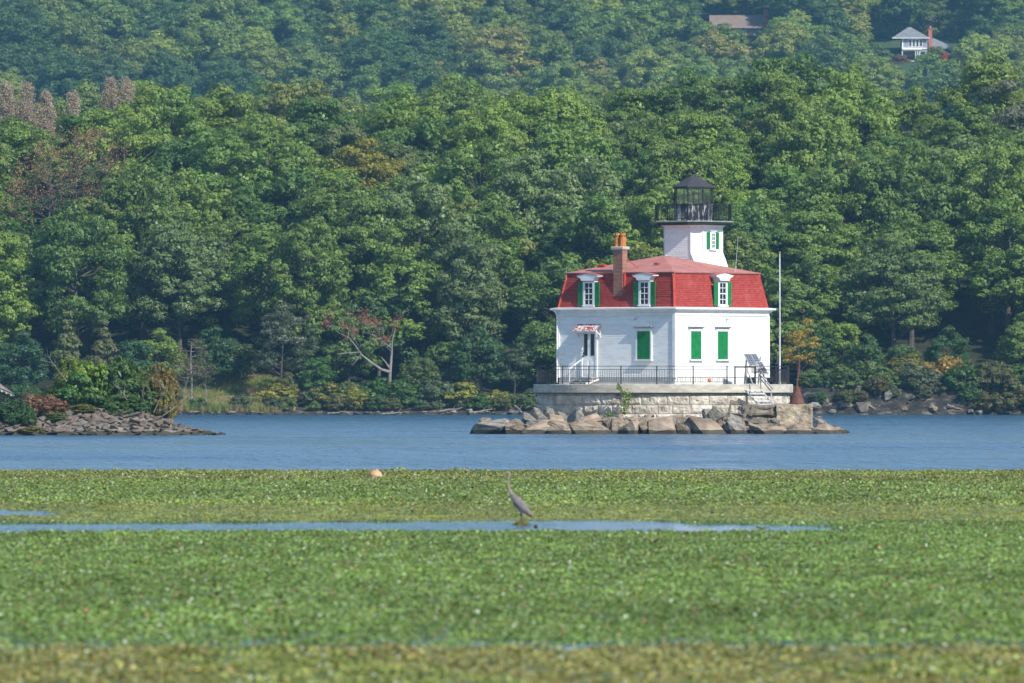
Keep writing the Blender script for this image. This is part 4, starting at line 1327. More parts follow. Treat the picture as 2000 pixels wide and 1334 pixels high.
def instancer(name, pts, tints, scales, protos, label, seed):
    """one 'stuff' object: copies of the meshes in protos at pts, by geometry nodes"""
    me = bpy.data.meshes.new(name)
    n = len(pts); me.vertices.add(n); me.vertices.foreach_set('co', np.asarray(pts, np.float32).ravel())
    a = me.attributes.new('tint', 'FLOAT_COLOR', 'POINT'); a.data.foreach_set('color', np.concatenate([np.asarray(tints), np.ones((n, 1))], 1).astype(np.float32).ravel())
    a = me.attributes.new('size', 'FLOAT_VECTOR', 'POINT'); a.data.foreach_set('vector', np.asarray(scales, np.float32).ravel())
    rg = np.random.default_rng(seed)
    a = me.attributes.new('turn', 'FLOAT_VECTOR', 'POINT'); a.data.foreach_set('vector', np.stack([np.zeros(n), np.zeros(n), rg.uniform(0, 6.28, n)], 1).astype(np.float32).ravel())
    a = me.attributes.new('which', 'INT', 'POINT'); a.data.foreach_set('value', rg.integers(0, len(protos), n).astype(np.int32))
    o = bpy.data.objects.new(name, me); COL.objects.link(o)
    ng = bpy.data.node_groups.new(name, 'GeometryNodeTree')
    ng.interface.new_socket('Geometry', in_out='INPUT', socket_type='NodeSocketGeometry')
    ng.interface.new_socket('Geometry', in_out='OUTPUT', socket_type='NodeSocketGeometry')
    N = ng.nodes; L = ng.links
    gi = N.new('NodeGroupInput'); go = N.new('NodeGroupOutput'); ip = N.new('GeometryNodeInstanceOnPoints')
    join = N.new('GeometryNodeJoinGeometry')
    for src in reversed(protos):
        oi = N.new('GeometryNodeObjectInfo'); oi.inputs['Object'].default_value = src; oi.inputs['As Instance'].default_value = True
        L.new(oi.outputs['Geometry'], join.inputs[0])
    def named(nm, typ):
        nd = N.new('GeometryNodeInputNamedAttribute'); nd.data_type = typ; nd.inputs[0].default_value = nm; return nd.outputs[0]
    L.new(gi.outputs[0], ip.inputs['Points']); L.new(join.outputs[0], ip.inputs['Instance'])
    ip.inputs['Pick Instance'].default_value = True
    L.new(named('which', 'INT'), ip.inputs['Instance Index'])
    L.new(named('turn', 'FLOAT_VECTOR'), ip.inputs['Rotation'])
    L.new(named('size', 'FLOAT_VECTOR'), ip.inputs['Scale'])
    L.new(ip.outputs[0], go.inputs[0])
    md = o.modifiers.new('scatter', 'NODES'); md.node_group = ng
    return tag(o, label, None, None, 'stuff')

def hidden_source(name, me):
    """a source mesh for the instancer, never linked to the scene"""
    return bpy.data.objects.new(name, me)

srcs = []
for kind in ('broad', 'layered', 'tall'):
    cm = PROTO[kind][0][0].copy(); cm.materials.clear(); cm.materials.append(M_leaffar); srcs.append(hidden_source('wood_source', cm))
if rest:
    fo = instancer('distant_wood', [r[:3] for r in rest], [jit(FT[random.choices(['dark green', 'mid green', 'light green'], (4, 4, 2))[0]]) for r in rest],
                   [(r[5],) * 3 for r in rest], srcs, 'green wood covering the top of the distant hill', 4)
    tag(fo, None, 'wood')

# rough grass of the meadow strip
def tuft_source(i):
    rng = np.random.default_rng(1500 + i); n = 60
    a = rng.uniform(0, 6.28, n); r = rng.uniform(0, .28, n); hh = rng.uniform(.15, .55, n)
    base = np.stack([r * np.cos(a), r * np.sin(a), np.zeros(n)], 1)
    tip = base + np.stack([np.cos(a) * hh * .35, np.sin(a) * hh * .35, hh], 1)
    sd = np.stack([-np.sin(a), np.cos(a), np.zeros(n)], 1) * .018
    V = np.stack([base - sd, base + sd, tip + sd * .3, tip - sd * .3], 1).reshape(-1, 3)
    return hidden_source('grass_source', numpy_mesh('grass_tuft', V, None, [M_leaffar]))
rgm = np.random.default_rng(15); gp, gt, gs = [], [], []
for _ in range(2600):
    y = rgm.uniform(830.6, 846); p = rgm.uniform(330, 545); x = (p - 1000) * y / F_PX
    gp.append((x, y, terrain(x, y) - .02)); n_ = mnoise.noise(Vector((x * .5, y * .4, 9))) + rgm.uniform(-.3, .3)
    gt.append((.17, .24, .06) if n_ < -.1 else ((.30, .32, .10) if n_ < .25 else (.34, .27, .16))); s_ = rgm.uniform(.6, 1.6); gs.append((s_, s_, s_))
tag(instancer('meadow_grass', gp, gt, gs, [tuft_source(i) for i in range(3)], 'rough pale green and straw grass on the meadow strip', 16), None, 'grass')
# ------------------------------------------------------------------ two houses on the distant hill
M_sid = simple('blue_grey_siding', (0.20, 0.235, 0.29), (0.26, 0.30, 0.36), 1, .8)
M_slate = simple('grey_roof', (0.15, 0.16, 0.18), (0.21, 0.215, 0.235), .8, .85)
M_brownroof = simple('brown_roof', (0.17, 0.13, 0.105), (0.22, 0.165, 0.135), .8, .85)
M_hbrick = simple('red_brick', (0.34, 0.11, 0.07), (0.44, 0.16, 0.10), 2, .9)
M_win = simple('window_glass', (0.01, 0.015, 0.025), (0.03, 0.04, 0.06), 1, .1)
Y = 1962.0
u = Y / F_PX
g0 = PT(1787, 122, Y)
GH = empty('grey_house', g0, 0, 'blue-grey two-storey house with hipped grey roof and white trim high on the hill', 'house')
def gx(px): return (px - 1787) * u
def gz(py): return (122 - py) * u
b = MB(); b.box(((gx(1762) + gx(1811)) / 2, 3.5, (gz(74) - 2) / 2), (gx(1811) - gx(1762), 7, gz(74) + 2)); b.build('wall', M_sid, GH)
b = MB(); b.loft([[Vector((gx(1742), -.9, gz(74))), Vector((gx(1816), -.9, gz(74))), Vector((gx(1816), 8, gz(74))), Vector((gx(1742), 8, gz(74)))],
                  [Vector((gx(1775), 3.2, gz(52))), Vector((gx(1781), 3.2, gz(52))), Vector((gx(1781), 4, gz(52))), Vector((gx(1775), 4, gz(52)))]]); b.build('roof', M_slate, GH)
b = MB(); b.box((gx(1779), -.93, gz(74.5)), (gx(1816) - gx(1742), .1, .16)); b.build('fascia', M_trim, GH)
for px in (1763, 1811): b = MB(); b.box((gx(px), -.05, gz(92)), (.28, .12, gz(74) - gz(111))); b.build('corner_board', M_trim, GH)
b = MB(); b.box((gx(1786), -.08, gz(94.5)), (gx(1811) - gx(1762), .2, .35)); b.build('band', M_trim, GH)
for px in (1778, 1785, 1792, 1799):
    b = MB(); b.box((gx(px), -.06, gz(84)), (.75, .1, 1.9)); f = b.build('window', M_trim, GH)
    b = MB(); b.box((gx(px), -.12, gz(84)), (.5, .06, 1.6)); b.build('pane', M_win, f)
b = MB(); b.box((gx(1780), -2.2, gz(97)), (gx(1798) - gx(1760), 3.6, .3)); b.build('porch_roof', M_trim, GH)
for px in (1761, 1787, 1791, 1795):
    b = MB(); b.box((gx(px), -3.6, gz(109)), (.18, .18, gz(97) - gz(122))); b.build('porch_post', M_trim, GH)
b = MB(); b.box((gx(1781), -.15, gz(109)), (1.8, .1, 2.4)); b.build('french_window', M_win, GH)
b = MB(); b.box((gx(1803), -.1, gz(106)), (.9, .1, 1.3)); b.build('french_window', M_win, GH)
b = MB(); b.box((gx(1776), -2.2, gz(121)), (4.5, 3.8, .35)); b.build('porch_deck', M_trim, GH)
b = MB(); b.box((gx(1817), -.1, (gz(56) - 2) / 2), (.85, .9, gz(56) + 2)); b.box((gx(1817), -.1, gz(57)), (1.05, 1.1, .25)); b.lathe((gx(1817), -.1, gz(55)), ((.3, 0), (.22, .6)), 8); b.build('chimney', M_hbrick, GH)
b = MB(); b.box(((gx(1822) + gx(1856)) / 2, 5, (gz(96) - 2) / 2), (gx(1856) - gx(1822), 6, gz(96) + 2)); b.build('side_wing', M_sid, GH)
b = MB(); b.loft([[Vector((gx(1818), .5, gz(96))), Vector((gx(1870), .5, gz(96))), Vector((gx(1870), 9, gz(96))), Vector((gx(1818), 9, gz(96)))],
                  [Vector((gx(1812), 4, gz(73))), Vector((gx(1826), 4, gz(73))), Vector((gx(1826), 5, gz(73))), Vector((gx(1812), 5, gz(73)))]]); b.build('wing_roof', M_slate, GH)
Y = 1975.0; u = Y / F_PX
BH = empty('brown_roofed_house', PT(1440, 72, Y), 0, 'house with a broad brown roof and red brick chimney high on the hill', 'house')
def gx(px): return (px - 1440) * u
def gz(py): return (72 - py) * u
b = MB(); b.box((gx(1440), 4, (gz(54) - 3) / 2), (gx(1482) - gx(1402), 7, gz(54) + 3)); b.build('wall', M_sid, BH)
b = MB(); b.prism([(gx(1386), -.8, gz(55)), (gx(1386), 4, gz(28)), (gx(1386), 8.8, gz(55))], (gx(1494) - gx(1386), 0, 0)); b.build('roof', M_brownroof, BH)
for px in (1433, 1448, 1457): b = MB(); b.box((gx(px), .42, gz(63)), (.26, .12, 2.2)); b.build('corner_board', M_trim, BH)
b = MB(); b.box((gx(1441), .42, gz(64)), (.9, .08, 1.6)); b.build('window', M_win, BH)
b = MB(); b.box((gx(1496), 2, gz(38)), (1.2, 1.0, gz(20) - gz(60))); b.lathe((gx(1494), 2, gz(21)), ((.25, 0), (.2, .45)), 8); b.build('chimney', M_hbrick, BH)
for px, py, Rm, tint, lab in ((1467, 92, 2.6, (.30, .10, .06), 'rust-red small tree below the brown-roofed house'), (1408, 92, 2.6, (.24, .13, .05), 'orange-brown tree left below the brown-roofed house'),
        (1434, 104, 1.7, (.28, .14, .06), 'small orange tree between the two rusty ones'), (1592, 108, 2.6, (.26, .13, .05), 'orange-tinged tree on the distant hill between the houses'),
        (1758, 130, 2.4, (.17, .10, .055), 'brownish tree below the grey house porch'), (1848, 117, 1.3, (.50, .10, .06), 'small red bush right below the grey house'),
        (1830, 110, 2.2, (.16, .20, .05), 'bright green round bush below the grey house chimney'), (1806, 128, 1.5, (.12, .20, .05), 'green round bush beside the grey house porch'),
        (1440, 10, 5.0, (.17, .20, .05), 'large yellow-green tree behind the brown roof'),
        (1716, 62, 4.2, (.11, .18, .05), 'large green tree behind the grey house, to its left'), (1750, 42, 4.4, (.09, .16, .045), 'dark green tree behind the grey house roof'),
        (1822, 44, 4.4, (.12, .18, .05), 'green tree behind the grey house, right of its chimney'), (1872, 66, 4.2, (.15, .19, .055), 'olive-green tree behind the grey house wing'),
        (1918, 58, 4.4, (.10, .17, .045), 'green tree behind the grey house clearing at the right'),
        (1702, 104, 2.8, (.10, .17, .045), 'mid green small tree left of the grey house'), (1724, 120, 2.5, (.12, .19, .05), 'fresh green small tree left below the grey house'),
        (1884, 108, 2.7, (.11, .18, .05), 'green small tree right of the grey house wing'), (1912, 116, 2.6, (.13, .17, .06), 'olive small tree further right of the grey house'),
        (1950, 92, 2.9, (.10, .17, .045), 'mid green small tree near the right edge of the clearing'), (1868, 122, 2.2, (.09, .16, .045), 'green small tree below the grey house wing'),
        (1368, 66, 2.6, (.10, .17, .045), 'mid green small tree at the left end of the brown roof'), (1480, 90, 2.3, (.12, .19, .05), 'fresh green small tree hiding the right end of the brown-roofed house wall'),
        (1414, 90, 2.0, (.10, .16, .045), 'mid green small tree before the left wall of the brown-roofed house'), (1524, 78, 2.6, (.10, .17, .045), 'mid green small tree right of the red chimney')):
    special_far(px, py, 1984 if 'behind the grey' in lab else (1958 if py > 20 else 1995), Rm, tint, 'coloured_tree', lab, 'small' if Rm < 3 else 'broad', 'tree')

# ------------------------------------------------------------------ boulders
M_rock = simple('tan_boulder', (0.15, 0.115, 0.08), (0.40, 0.32, 0.24), 1.6, .92, 1.0, 4, .15, c3=(.05, .045, .035), c3scale=2.2, c3lo=.56, c3hi=.66, coord='Object', stretch=(1, 1, 2.2))
M_rockg = simple('grey_boulder', (0.13, 0.12, 0.10), (0.38, 0.35, 0.30), 1.8, .92, 1.0, 4, .15, c3=(.05, .045, .04), c3scale=2.2, c3lo=.56, c3hi=.66, stretch=(1, 1, 2.5))
M_rockp = simple('pinkish_boulder', (0.16, 0.115, 0.08), (0.40, 0.315, 0.235), .9, .92, .6, 5, .07, c3=(.09, .07, .05), c3scale=1.2, c3lo=.62, c3hi=.75)
def add_wet(m):
    """dark wet algae band where the stone meets the river"""
    t = NT(m); b = m.node_tree.nodes["Principled BSDF"]
    lk = b.inputs['Base Color'].links[0].from_socket
    g = t.new("ShaderNodeNewGeometry"); sp = t.new("ShaderNodeSeparateXYZ"); t.link(g.outputs['Position'], sp.inputs[0])
    n = t.noise(g.outputs['Position'], 1.5, 3)
    f = t.math('LESS_THAN', t.math('SUBTRACT', sp.outputs[2], t.math('MULTIPLY', n, .25)), .11)
    t.link(t.mix(t.math('MULTIPLY', f, .85), lk, (.035, .035, .02)), b.inputs['Base Color'])
for mm in (M_rock, M_rockg, M_rockp, M_block, M_gran): add_wet(mm)

def rock_mesh(name, seed, m, npts=12, cuts=2):
    rng = np.random.default_rng(seed)
    P = unit(rng, npts) * rng.uniform(.8, 1.15, (npts, 1))
    P = np.clip(P * 1.2, -.9, .9) 
    bm = bmesh.new()
    for p in P: bm.verts.new(p)
    r = bmesh.ops.convex_hull(bm, input=bm.verts[:])
    bmesh.ops.delete(bm, geom=[e for e in r['geom_interior'] if isinstance(e, bmesh.types.BMVert)], context='VERTS')
    bmesh.ops.bevel(bm, geom=bm.edges[:], offset=.028, segments=1, affect='EDGES')
    bmesh.ops.triangulate(bm, faces=bm.faces[:])
    bmesh.ops.subdivide_edges(bm, edges=bm.edges[:], cuts=cuts)
    for v in bm.verts:
        v.co += v.co.normalized() * (mnoise.fractal(v.co * 2.2 + Vector((seed * 1.7, 0, 0)), .8, 2.2, 4) * .055)
    me = bpy.data.meshes.new(name); bm.to_mesh(me); bm.free(); me.materials.append(m)
    return me
RM = {'t': M_rock, 'g': M_rockg, 'p': M_rockp}
def boulder(px0, px1, py0, py1, Y, mt, seed, label, tilt=0, yd=None):
    a = PT(px0, py1, Y); c_ = PT(px1, py0, Y)
    w_, hh = c_.x - a.x, c_.z - a.z
    o = bpy.data.objects.new('boulder', rock_mesh('boulder', seed, RM[mt])); COL.objects.link(o)
    o.location = ((a.x + c_.x) / 2, Y, (a.z + c_.z) / 2)
    o.scale = (w_ / 1.5, (yd or max(.6, min(w_, hh * 1.6))) / 1.6, hh / 1.5)
    o.rotation_euler = (R(random.uniform(-18, 18)), R(tilt + random.uniform(-6, 6)), R(random.uniform(-25, 25)))
    return tag(o, label, 'boulder', 'boulders round the foot of the lighthouse pier')
BO = [
 (914, 994, 823, 856, 503.5, 'g', 0, 'long low dark grey slab at the left tip of the boulders'),
 (938, 962, 817, 834, 504.5, 'p', 0, 'pinkish rock perched on the long slab at the left tip'),
 (984, 1026, 822, 856, 503.3, 't', 0, 'brown boulder with a dark hollow, second from the left tip'),
 (1016, 1078, 825, 856, 502.8, 'p', 0, 'broad pinkish-tan boulder at the waterline near the left end'),
 (1019, 1048, 806, 828, 506.5, 'g', 25, 'dark-faced slab pointing left on top of the left pile'),
 (1040, 1064, 797, 826, 507, 'g', -40, 'pale diamond-shaped rock standing on the left pile'),
 (1063, 1084, 798, 822, 507.5, 'g', 35, 'pale pointed rock beside the diamond-shaped one'),
 (1070, 1102, 809, 838, 505.5, 'p', 10, 'pink-faced rock below the pale pointed one'),
 (1094, 1140, 802, 840, 505, 'g', -32, 'big grey slab tilted up to the right in the left pile'),
 (1072, 1128, 827, 856, 502.6, 't', 12, 'broad brown triangular boulder at the waterline under the tilted slab'),
 (1085, 1110, 806, 822, 507.8, 'g', 0, 'small grey rock against the pier at the left'),
 (1112, 1202, 826, 857, 503, 't', 4, 'very long low tan boulder at the waterline left of the ivy'),
 (1128, 1172, 814, 836, 506.5, 'p', -5, 'tan rock with ledges behind the very long boulder'),
 (1160, 1196, 818, 834, 507, 't', 0, 'low brown rock behind the very long boulder, below the green tuft'),
 (1193, 1218, 819, 856, 504, 't', 5, 'upright dark-sided boulder below the ivy'),
 (1206, 1255, 818, 857, 503.6, 'p', 14, 'wedge-shaped tan boulder right of the upright one'),
 (1214, 1252, 815, 832, 507, 'p', 0, 'pale flat rock against the pier below the ivy'),
 (1244, 1278, 818, 856, 503.4, 't', -6, 'tan boulder with yellow lichen near the corner of the house'),
 (1274, 1324, 815, 857, 503.2, 'p', 8, 'big blocky pale boulder with a shaded left side under the house corner'),
 (1319, 1352, 818, 857, 503.4, 't', -5, 'rounded split boulder with a dark cleft'),
 (1344, 1418, 824, 857, 503, 'p', 9, 'long boulder sloping to the right at the waterline'),
 (1371, 1396, 800, 826, 506.8, 'g', 0, 'triangular rock with a dark face below the right-hand windows'),
 (1387, 1412, 795, 826, 506.4, 'g', 38, 'steep grey rock leaning right beside the triangular one'),
 (1358, 1392, 818, 834, 506, 'g', -10, 'small pale broken rock below the triangular one'),
 (1390, 1420, 824, 856, 504, 't', 22, 'brown layered boulder left of the big ribbed one'),
 (1412, 1450, 815, 857, 503.6, 'g', 30, 'big ribbed grey boulder leaning against the timber wreck'),
 (1440, 1460, 822, 856, 503.8, 't', 12, 'narrow brown boulder right of the ribbed one'),
 (1454, 1504, 829, 858, 503, 't', 5, 'low tan boulder below the timber wreck'),
 (1484, 1532, 834, 858, 503.2, 'p', -4, 'flat tan boulder at the foot of the concrete block'),
 (1520, 1560, 832, 858, 504, 't', 3, 'low rounded boulder in front of the concrete block'),
 (1548, 1592, 839, 858, 504.2, 'p', 0, 'flat pale slab at the right foot of the concrete block'),
 (1584, 1616, 820, 853, 505.5, 'g', 0, 'smooth pale boulder right of the concrete block'),
 (1594, 1638, 828, 855, 504.6, 'p', 6, 'tan boulder at the right end of the pile'),
 (1632, 1652, 839, 852, 505, 'p', 0, 'last small low rock at the right tip'),
 (1300, 1330, 812, 826, 508, 't', 0, 'small tan rock tucked against the pier under the house corner'),
 (1340, 1372, 814, 828, 507.6, 'p', 4, 'small pale rock tucked against the pier below the left shuttered window'),
 (1050, 1072, 816, 834, 505.8, 'g', 10, 'small grey rock between the dark-faced slab and the pink-faced rock'),
 (1256, 1278, 811, 824, 508, 'p', 0, 'small pale rock against the pier between ivy and house corner'),
 (1396, 1420, 810, 824, 508.2, 't', -8, 'small brown rock against the pier left of the timber wreck'),
]
for i, (x0, x1, y0, y1, Yb, mt, tl, lab) in enumerate(BO): boulder(x0, x1, y0, y1, Yb, mt, 500 + i * 3, lab, tl)
# small stones filling between
SR = [rock_mesh('stone', 900 + i, [M_rock, M_rockg, M_rockp][i % 3], 12, 1) for i in range(9)]
for k in range(90):
    p = random.uniform(935, 1640); yy = random.uniform(503.6, 509.0)
    if 1515 < p < 1590: continue
    s = random.uniform(.18, .42)
    zz = max(0, (yy - 503.4)) * .16
    o = bpy.data.objects.new('stone', random.choice(SR)); COL.objects.link(o)
    if p < 1010 or p > 1600: zz *= .2
    o.location = ((p - 1000) * yy / F_PX, yy, zz + random.uniform(-.05, .12)); o.scale = (s * random.uniform(.8, 1.5), s, s * random.uniform(.5, .9))
    o.rotation_euler = [random.uniform(-.5, .5), random.uniform(-.5, .5), random.uniform(0, 6.28)]
    tag(o, 'small rough stone wedged between the boulders at the foot of the pier', 'stone', 'small stones between the boulders')
# rubble bed that carries the boulders
def bed(x, y):
    d = math.hypot((x - 9.0) / 11.0, (y - 512) / 9.2)
    px = px_of(x, y)
    e = float(np.interp(px, [905, 950, 1040, 1560, 1620, 1660], [0, .35, 1, 1, .5, 0]))
    k = max(0.0, min(1.0, (y - 503.5) / 5.0)) * max(0., min(1., (521 - y) / 6))
    return -.55 + 1.15 * k * e + .10 * mnoise.noise(Vector((x * 1.3, y * 1.3, 2)))
PR_ = [rock_mesh('piled_boulder', 1200 + i, [M_rock, M_rockg, M_rockp][i % 3], 10, 2) for i in range(7)]
for k in range(34):
    p = 1010 + k * 14.6 + random.uniform(-5, 5); yy = random.uniform(504.6, 507.6)
    if p > 1440: continue
    s = random.uniform(.30, .52)
    o = bpy.data.objects.new('piled_boulder', random.choice(PR_)); COL.objects.link(o)
    o.location = ((p - 1000) * yy / F_PX, yy, .35 + (yy - 504.6) * .13); o.scale = (s * random.uniform(.9, 1.5), s, s * random.uniform(.6, .9))
    o.rotation_euler = (random.uniform(-.5, .5), random.uniform(-.8, .8), random.uniform(0, 6.28))
    tag(o, 'middle-sized rough boulder piled behind the front row at the pier foot', 'boulder', 'boulders piled behind the front row')
grid_mesh('rubble_bed', list(np.arange(4.5 - 9, 22, .35)), list(np.arange(502, 522, .35)), bed, M_rock, 'structure', smooth=False)

# ------------------------------------------------------------------ ivy and tuft on the pier
def leaf_patch(name, pts, r, n, size, tint, label, cat, seed):
    rng = np.random.default_rng(seed); cen = []
    for p, rr in pts: cen.append(np.array(p) + unit(rng, n) * rng.uniform(.1, 1, (n, 1)) * rr * r)
    cen = np.concatenate(cen); c0 = cen.mean(0)
    me = numpy_mesh(name, leaf_quads(cen - c0, rng.normal(size=cen.shape) * .6 + [.3, -.6, .5], rng.uniform(.7, 1.3, len(cen)) * size, rng, .8), None, [M_leaf])
    o = bpy.data.objects.new(name, me); COL.objects.link(o); o.location = c0; o.color = (*tint, 1)
    return tag(o, label, cat)
iv = [(PT(x, y, 510.3), r) for x, y, r in ((1208, 752, .18), (1211, 758, .22), (1216, 766, .3), (1222, 772, .45), (1229, 770, .38), (1221, 780, .42), (1219, 788, .3), (1224, 794, .3), (1219, 801, .24), (1228, 780, .3), (1218, 807, .2))]
leaf_patch('ivy', iv, 1.0, 42, .12, (.13, .19, .03), 'yellow-green ivy hanging down the face of the pier', 'ivy', 5)
leaf_patch('green_tuft', [(PT(x, y, 509.2), r) for x, y, r in ((1184, 815, .3), (1190, 812, .35), (1196, 814, .28), (1188, 819, .3))], 1.0, 60, .11, (.07, .15, .035), 'small green weed tuft at the foot of the pier left of the ivy', 'weed', 6)

# ------------------------------------------------------------------ the rocky islet on the left
CRX = [-260, -60, 0, 55, 77, 110, 187, 275, 330, 341, 396, 425]
CRY = [826, 826, 828, 828, 818, 806, 803, 811, 826, 833, 844, 850.5]
def islet(x, y):
    px = px_of(x, y)
    top = EYE + (HY - float(np.interp(px, CRX, CRY))) * 495 / F_PX
    front = 489.6 + .25 * mnoise.noise(Vector((x * .8, 0, 0)))
    w_ = min(4.5, max(.6, top * 3.2))
    k = max(0, min(1, (y - front) / w_)); back = max(0, min(1, (505 - y) / 5.0))
    return -.35 + (top + .35) * min(k ** .8, back) + .09 * mnoise.noise(Vector((x * 2, y * 2, 0)))
M_islet = simple('islet_rubble', (0.10, 0.085, 0.07), (0.25, 0.215, 0.18), 1.6, .95, .8, 4, .08, c3=(.06, .08, .025), c3scale=.5, c3lo=.6, c3hi=.7)
grid_mesh('islet_ground', list(np.arange(-46, -17.2, .3)), list(np.arange(488.6, 506, .3)), islet, M_islet, 'structure', smooth=False)
M_slab1 = simple('grey_slab_stone', (0.085, 0.072, 0.062), (0.20, 0.17, 0.14), 1.2, .92, .5, 6, .04)
M_slab2 = simple('brown_slab_stone', (0.08, 0.062, 0.048), (0.20, 0.155, 0.12), 1.2, .92, .5, 6, .04)
for mm in (M_slab1, M_slab2, M_islet): add_wet(mm)
FL = [rock_mesh('riprap_stone', 700 + i, [M_slab1, M_slab2, M_slab2][i % 3], 10, 1) for i in range(9)]
pts = []
row = 0
for yy in np.arange(489.4, 495.6, .42):
    px = -10 + (row % 2) * 9; row += 1
    while px < 432:
        p = px + random.uniform(-5, 5); px += random.uniform(15, 22)
        x = (p - 1000) * yy / F_PX; z = islet(x, yy)
        if z < -.18: continue
        pts.append((p, x, yy, z))
random.shuffle(pts)
print('islet stones', len(pts))
pts = pts[:290]
IZ = [(-50, 60, 'left end'), (60, 130, 'left part'), (130, 200, 'left middle'), (200, 270, 'right middle'), (270, 340, 'right part'), (340, 500, 'low right tip')]
def iz(p):
    for a, b_, s in IZ:
        if a <= p < b_: return s
    return IZ[-1][2]
for p, x, yy, z in pts:
    hgt = 'at the waterline' if yy < 490.8 else ('half way up' if yy < 493 else 'near the top')
    s = random.uniform(.20, .42) * (.7 if p > 350 else 1)
    o = bpy.data.objects.new('riprap_stone', random.choice(FL)); COL.objects.link(o)
    o.location = (x, yy, z + .05); o.scale = (s * random.uniform(.8, 1.4), s * random.uniform(.6, 1), s * random.uniform(.25, .5))
    o.rotation_euler = (random.uniform(-.2, .6), random.uniform(-.45, .45), random.uniform(0, 6.28))
    tag(o, f'grey-brown slab of rubble {hgt} on the {iz(p)} of the islet', 'stone', 'rubble stones of the islet')
for i, (px0, px1, py0, py1, lab) in enumerate(((73, 96, 813, 826, 'larger flat grey stone near the left top of the islet rubble'), (115, 136, 817, 831, 'rounded grey stone left of middle on the islet'),
        (177, 197, 808, 820, 'large grey stone near the top middle of the islet'), (390, 411, 842, 852, 'largest low stone at the right tip of the islet'), (300, 318, 812, 826, 'upright pale stone near the right top of the islet'),
        (416, 425, 846, 851, 'last little dark stone in the water off the islet tip'))):
    a = PT(px0, py1, 490.6 if py1 > 840 else 492.5); c_ = PT(px1, py0, a.y)
    o = bpy.data.objects.new('riprap_stone', FL[i % 9]); COL.objects.link(o); o.location = (a + c_) / 2; o.scale = ((c_.x - a.x) / 1.8, .4, (c_.z - a.z) / 1.7); tag(o, lab, 'stone')

# shrubs: (px, base py, width px, height px, Y, tint, fine, label)
SH = [
 (20, 836, 70, 60, 492.5, (.035, .085, .030), True, 'dark green dense shrub at the far left of the islet'),
 (-50, 836, 90, 70, 493, (.04, .09, .03), True, 'dark green shrub beyond the left edge of the islet'),
 (50, 838, 40, 44, 491.8, (.05, .11, .035), True, 'green small shrub beside the dark shrub at the left'),
 (66, 818, 70, 52, 494.5, (.19, .12, .07), True, 'brown withered brush left of the green shrubs'),
 (98, 822, 60, 48, 494, (.21, .12, .07), True, 'reddish-brown withered brush against the green shrubs'),
 (140, 806, 84, 84, 496, (.060, .145, .030), False, 'bright green leafy shrub at the left of the shrub mass'),
 (152, 775, 80, 82, 498, (.135, .19, .035), False, 'yellow-green climbing shrub rising at the top left of the mass'),
 (185, 765, 66, 66, 496.5, (.16, .26, .035), False, 'brightest lime-green vine clump on top of the shrubs'),
 (190, 812, 80, 90, 496.5, (.055, .12, .028), False, 'dark green shrub in the middle of the mass'),
 (232, 808, 92, 104, 497, (.065, .125, .030), True, 'tall feathery green shrub right of the lime-green vine'),
 (275, 812, 84, 100, 497, (.075, .125, .030), True, 'feathery green shrub with rusty tips towards the right'),
 (262, 818, 50, 44, 494.5, (.06, .12, .035), False, 'low green shrub at the front right of the mass'),
 (312, 812, 58, 92, 496.5, (.18, .14, .035), True, 'golden-brown feathery shrub at the right end of the mass'),
 (322, 800, 34, 50, 495.5, (.20, .19, .045), True, 'yellowish small shrub at the extreme right of the mass'),
 (232, 815, 44, 34, 494, (.08, .14, .04), False, 'low light green shrub at the front middle of the mass'),
 (160, 812, 50, 22, 494, (.16, .17, .045), True, 'low yellowish weeds in front of the shrubs'),
 (110, 822, 44, 16, 492.6, (.09, .15, .045), True, 'low green weeds among the islet stones'),
 (62, 848, 40, 14, 490.6, (.20, .19, .05), True, 'yellow weeds low on the left of the islet'),
]
for px, pb, wpx, hpx, Y, tint, fine, lab in SH:
    q0 = PT(px, pb, Y); u = Y / F_PX
    zb = min(q0.z, islet(q0.x, Y) - .05) if hpx > 25 else islet(q0.x, Y) - .1
    bush(q0.x, Y, zb, wpx * u * 1.12, hpx * u + (q0.z - zb), tint, 'islet_shrub', lab, 'shrub', None, fine)
for k, (px, py, dx, Ll, sd) in enumerate(((300, 806, .5, 2.2, 41), (322, 800, .8, 1.7, 42), (290, 812, -.2, 1.5, 43), (318, 812, 1.0, 1.6, 44), (262, 800, -.6, 1.3, 45), (130, 745, -.5, 1.4, 46))):
    q0 = PT(px, py, 494.6); rng = np.random.default_rng(sd); mb = MB()
    limb(mb, (0, 0, 0), (dx, -.15, .75), Ll, .035, 2, rng, .1, .7)
    o = mb.build('bare_branch', M_palebark); o.location = q0
    tag(o, ['pale bare branches at the right end of the islet shrubs', 'pale bare branch reaching right from the golden shrub', 'pale twigs low in front of the feathery shrub', 'pale bare twigs trailing at the islet right end',
            'short bare branch in the middle of the shrubs', 'thin bare twigs above the left shrub'][k], 'branch')

